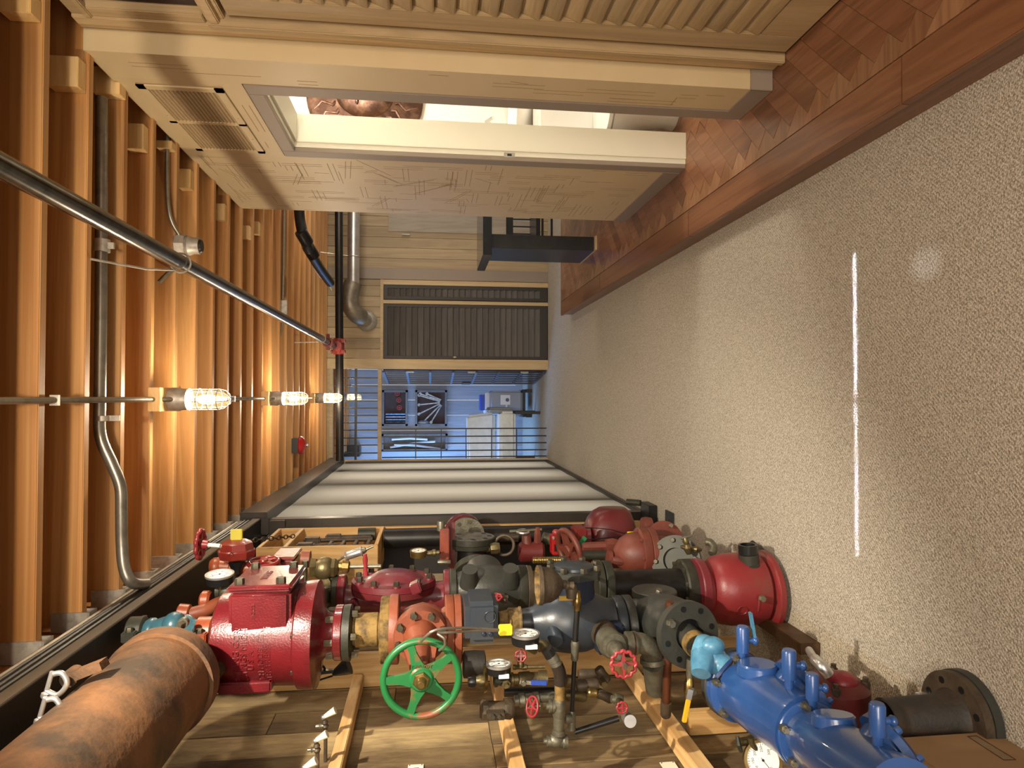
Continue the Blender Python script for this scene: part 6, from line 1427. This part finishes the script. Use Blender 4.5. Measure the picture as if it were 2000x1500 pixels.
t = thing('brass_screw', 'long gold-coloured threaded screw lying above the octagonal bonnet', 'screw')
Lz(t, 'shank', brass, 1040, 1094, 1096, 1094, 2.95, [(0, 5), (1, 5)], 14)
for i in range(16):
    p = V(1042+3.4*i, 1094, 2.95); MB().torus(p, (0, 0, 1), .0125, .0028, 16, 6).build('thread', brass, t)
Lz(t, 'nut', boltb, 1096, 1094, 1104, 1094, 2.95, [(0, 9), (1, 9)], 6); MB().tube([V(1100, 1096, 2.95), V(1106, 1110, 2.8), V(1106, 1118, 2.65)], .008, 8).build('holder', brown, t)
t = thing('tamper_switch', 'small bright red switch box with a dark window near the black wires', 'switch')
a = V(1077, 1046, 3.8); b = V(1095, 1082, 3.8); redsw = plain('switch_bright_red', 'a51a18', .3)
MB().box((b.x, 3.78, b.z), (a.x, 3.86, a.z)).build('case', redsw, t, bevel=.004); B((b.x+.02, 3.775, b.z+.006), (b.x+.06, 3.781, a.z-.012), 'window', M['black'], t)
MB().ell(V(1086, 1040, 3.82), .02, .02, .022, 14, 8).build('dome', redh, t); p = V(1081, 1051, 3.78); MB().lathe(p, p-Y1_*.008, [(0, .010), (1, .006)], 12).build('screw', M['silver'], t)
t = thing('brown_gear_wheel', 'tall red-brown spoked wheel seen edge-on next to the red switch box', 'wheel')
c = V(1112, 1075, 3.65); k = kk(c); handwheel(t, c, (-.25, -.35, 1), 40*k, 6*k, redb, 5, .3, 0); MB().box((c.x-.02, c.y-.02, c.z-.10), (c.x+.12, c.y+.12, c.z-.03)).build('gear_housing', paint('gear_red', '8e1c18', '7c1814', .35), t, bevel=.01)
t = thing('motor_casing', 'large smooth dark red casing with a sloping cap near the end of the screen', 'casing')
Yx = 4.18; c0 = V(1190, 1096, Yx); c1 = V(1190, 992, Yx); k = kk(c0)
mr_ = paint('casing_maroon', '7a1c22', '6e2826', .38, 0, 7, .5, .8, .1, coat=.15)
vs = []; prof = [(0, 52, 1), (.35, 52, 1), (.62, 50, .96), (.8, 44, .85), (.93, 36, .6), (1.0, 26, .4)]
mb = MB(); n = 36
for (u, rr, q_) in prof:
    cc = c0.lerp(c1, u); cc.y = Yx
    for i in range(n):
        a = 2*PI*i/n; sx = abs(math.cos(a))**.7*math.copysign(1, math.cos(a)); sy = abs(math.sin(a))**.7*math.copysign(1, math.sin(a))
        vs.append(Vector((cc.x, Yx+sy*rr*k*.9, cc.z-(1-q_)*10*k+sx*rr*k)))
fs = [(j*n+i, j*n+(i+1) % n, (j+1)*n+(i+1) % n, (j+1)*n+i) for j in range(len(prof)-1) for i in range(n)]+[tuple(range(n-1, -1, -1)), tuple((len(prof)-1)*n+i for i in range(n))]
B((c0.x+.0, Yx+.05, c0.z-.05), (c0.x+.05, 4.665, c0.z+.05), 'mounting_bracket', gdark, t); mb.add(vs, fs).build('casing', mr_, t, smooth=50); Lz(t, 'band', crim2, 1155, 1022, 1230, 1022, Yx-.17, [(0, 3), (1, 3)], 6) if False else None
Lz(t, 'inlet', mr_, 1100, 1050, 1150, 1052, Yx-.1, [(0, 14), (.7, 16), (1, 22)], 20)
t = thing('seal_wires', 'two thin black wires running to the yellow plug on the maroon casing', 'wire')
MB().tube(smooth_path([V(1095, 1055, 3.7), V(1110, 1036, 3.75), V(1140, 1031, 3.8), V(1190, 1034, 3.85), V(1226, 1044, 3.85)]), .0028, 6).build('wire', blackp, t); MB().tube(smooth_path([V(1118, 1056, 3.7), V(1160, 1053, 3.75), V(1226, 1046, 3.85)]), .0028, 6).build('wire', blackp, t)
o = MB().obox(V(1232, 1045, 3.84), X1*6*k, Y1_*.01, Z1_*6.5*k).build('yellow_plug', yel, None, bevel=.003); tag(o, 'small yellow plug at the end of the black wires on the maroon casing', 'plug')
o = MB().obox(V(1137, 1057, 3.62), (X1*.8-Z1_*.6)*9*k, Y1_*.002, (Z1_*.8+X1*.6)*4*k).build('green_tag', plain('green_plastic', '1f7040', .5)); tag(o, 'small green tag tied to the brown spoked wheel', 'tag')
t = thing('red_brown_lever_valve', 'red-brown lever valve arm above the octagonal bonnet', 'valve')
Lz(t, 'arm', redb, 1138, 1068, 1205, 1066, 3.45, [(0, 8), (.2, 9), (.8, 9), (1, 9)], 8); Lz(t, 'arm_end', redb, 1184, 1064, 1206, 1064, 3.42, [(0, 12), (.5, 14), (1, 11)], 6)
Lz(t, 'lower_body', gdark, 1140, 1084, 1185, 1084, 3.4, [(0, 9), (1, 9)], 14); Lz(t, 'disc', redb, 1186, 1088, 1194, 1089, 3.35, [(0, 14), (1, 14)], 20); Lz(t, 'bolt_stack', redb, 1196, 1094, 1216, 1096, 3.3, [(0, 6), (.4, 9), (1, 8)], 8)
t = thing('red_brown_pump_valve', 'domed red-brown valve with a wide drilled flange before the red floor valve', 'valve')
Yk = 3.35; ob, XK = vert(t, 'dome', redb, 1082, Yk, [(1198, 8), (1204, 20), (1214, 32), (1228, 40), (1240, 42), (1246, 42)], 36)
vert(t, 'flange', redb, 1080, Yk, [(1245, 46), (1247, 49), (1260, 49), (1262, 48)], 40); vert(t, 'flange', redb, 1080, Yk, [(1263, 48), (1264, 49), (1275, 49), (1277, 46)], 40)
kf = kk(V(1246, 1080, Yk)); bolts(t, redb, (XK, Yk, V(1245, 1080, Yk).z), (0, 0, 1), 45*kf, 8, .010, .01)
Lz(t, 'outlet', redb, 1277, 1082, 1300, 1084, Yk, [(0, 36), (1, 36)], 28)
text(t, 'cast_mark', 'UL', V(1224, 1096, Yk-.10), (0, 0, -1), (1, 0, 0), .03, redb, .003) if False else None
t = thing('red_round_flange', 'red-brown round flange with bolts tilted up behind the domed valve', 'flange')
c = V(1300, 1056, 3.45); k = kk(c); MB().lathe(c+Vector((-.02, .06, 0)), c+Vector((.01, 0, 0)), [(0, 30*k), (.5, 36*k), (1, 36*k)], 36).build('disc', redb, t)
for a in (.4, 1.2): p = c+Vector((.012+math.sin(a)*26*k, -.004, math.cos(a)*26*k*(-1 if a > 1 else 1))); MB().hexa(p, p+Vector((.004, -.014, 0)), .012).build('bolt', boltb, t)
c = V(1265, 1027, 3.6); MB().lathe(c+Z1_*.03, c-Z1_*.02, [(0, 17*k), (.5, 18*k), (1, 16*k)], 28).build('small_flange', redb, t)
t = thing('grey_ring_flange', 'grey ring flange with brass bolts and small fittings above the floor valve', 'flange')
c = V(1322, 1095, 3.2); k = kk(c); ax2 = Vector((.25, -.75, .5)).normalized()
MB().ring(c, c+ax2*.03, 48*k, 24*k, 40).build('ring', gdark, t); MB().cyl(c-ax2*.08, c+ax2*.01, 26*k, 28).build('barrel', gdark, t)
q = Z1_.cross(ax2).normalized(); w = ax2.cross(q)
for i in range(8): a = PI/4*i; p = c+ax2*.03+(q*math.cos(a)+w*math.sin(a))*38*k; MB().hexa(p, p+ax2*.014, .012).build('bolt', boltm, t)
Lz(t, 'cock', brassm, 1338, 1050, 1346, 1082, 3.1, [(0, 4), (.2, 7), (.4, 5), (.6, 9), (1, 5)], 10); Lz(t, 'cock_handle', galvp, 1330, 1052, 1352, 1046, 3.1, [(0, 2), (.5, 4), (1, 2)], 8); Lz(t, 'cock', brassm, 1330, 1068, 1370, 1074, 3.1, [(0, 3), (.3, 6), (.6, 4), (.7, 7), (1, 3)], 10)
MB().tube(smooth_path([V(1378, 1058, 3.15), V(1388, 1060, 3.14), V(1394, 1070, 3.12), V(1390, 1082, 3.1)]), .018, 12).build('bent_tube', galvp, t)
t = thing('screen_foot', 'black boxy foot with a short dark tube at the bottom of the screen track', 'foot')
p = at(1250, 1002, Y=4.62); MB().box((-.86, 4.50, .0), (-.74, 4.69, .06)).build('foot_block', M['black'], t, bevel=.004); MB().cyl((-.73, 4.56, .10), (-.73, 4.62, .18), .022, 14).build('tube', gdark, t)
p = at(1312, 1018, Z=.0); o = MB().box((p.x-.07, p.y-.05, .003), (p.x+.06, p.y+.09, .012)).build('steel_plate', paint('blue_grey_plate', '4c5058', '5c6068', .4, .6, 20)); tag(o, 'small blue-grey steel plate lying on the carpet by the screen foot', 'plate')
finish()
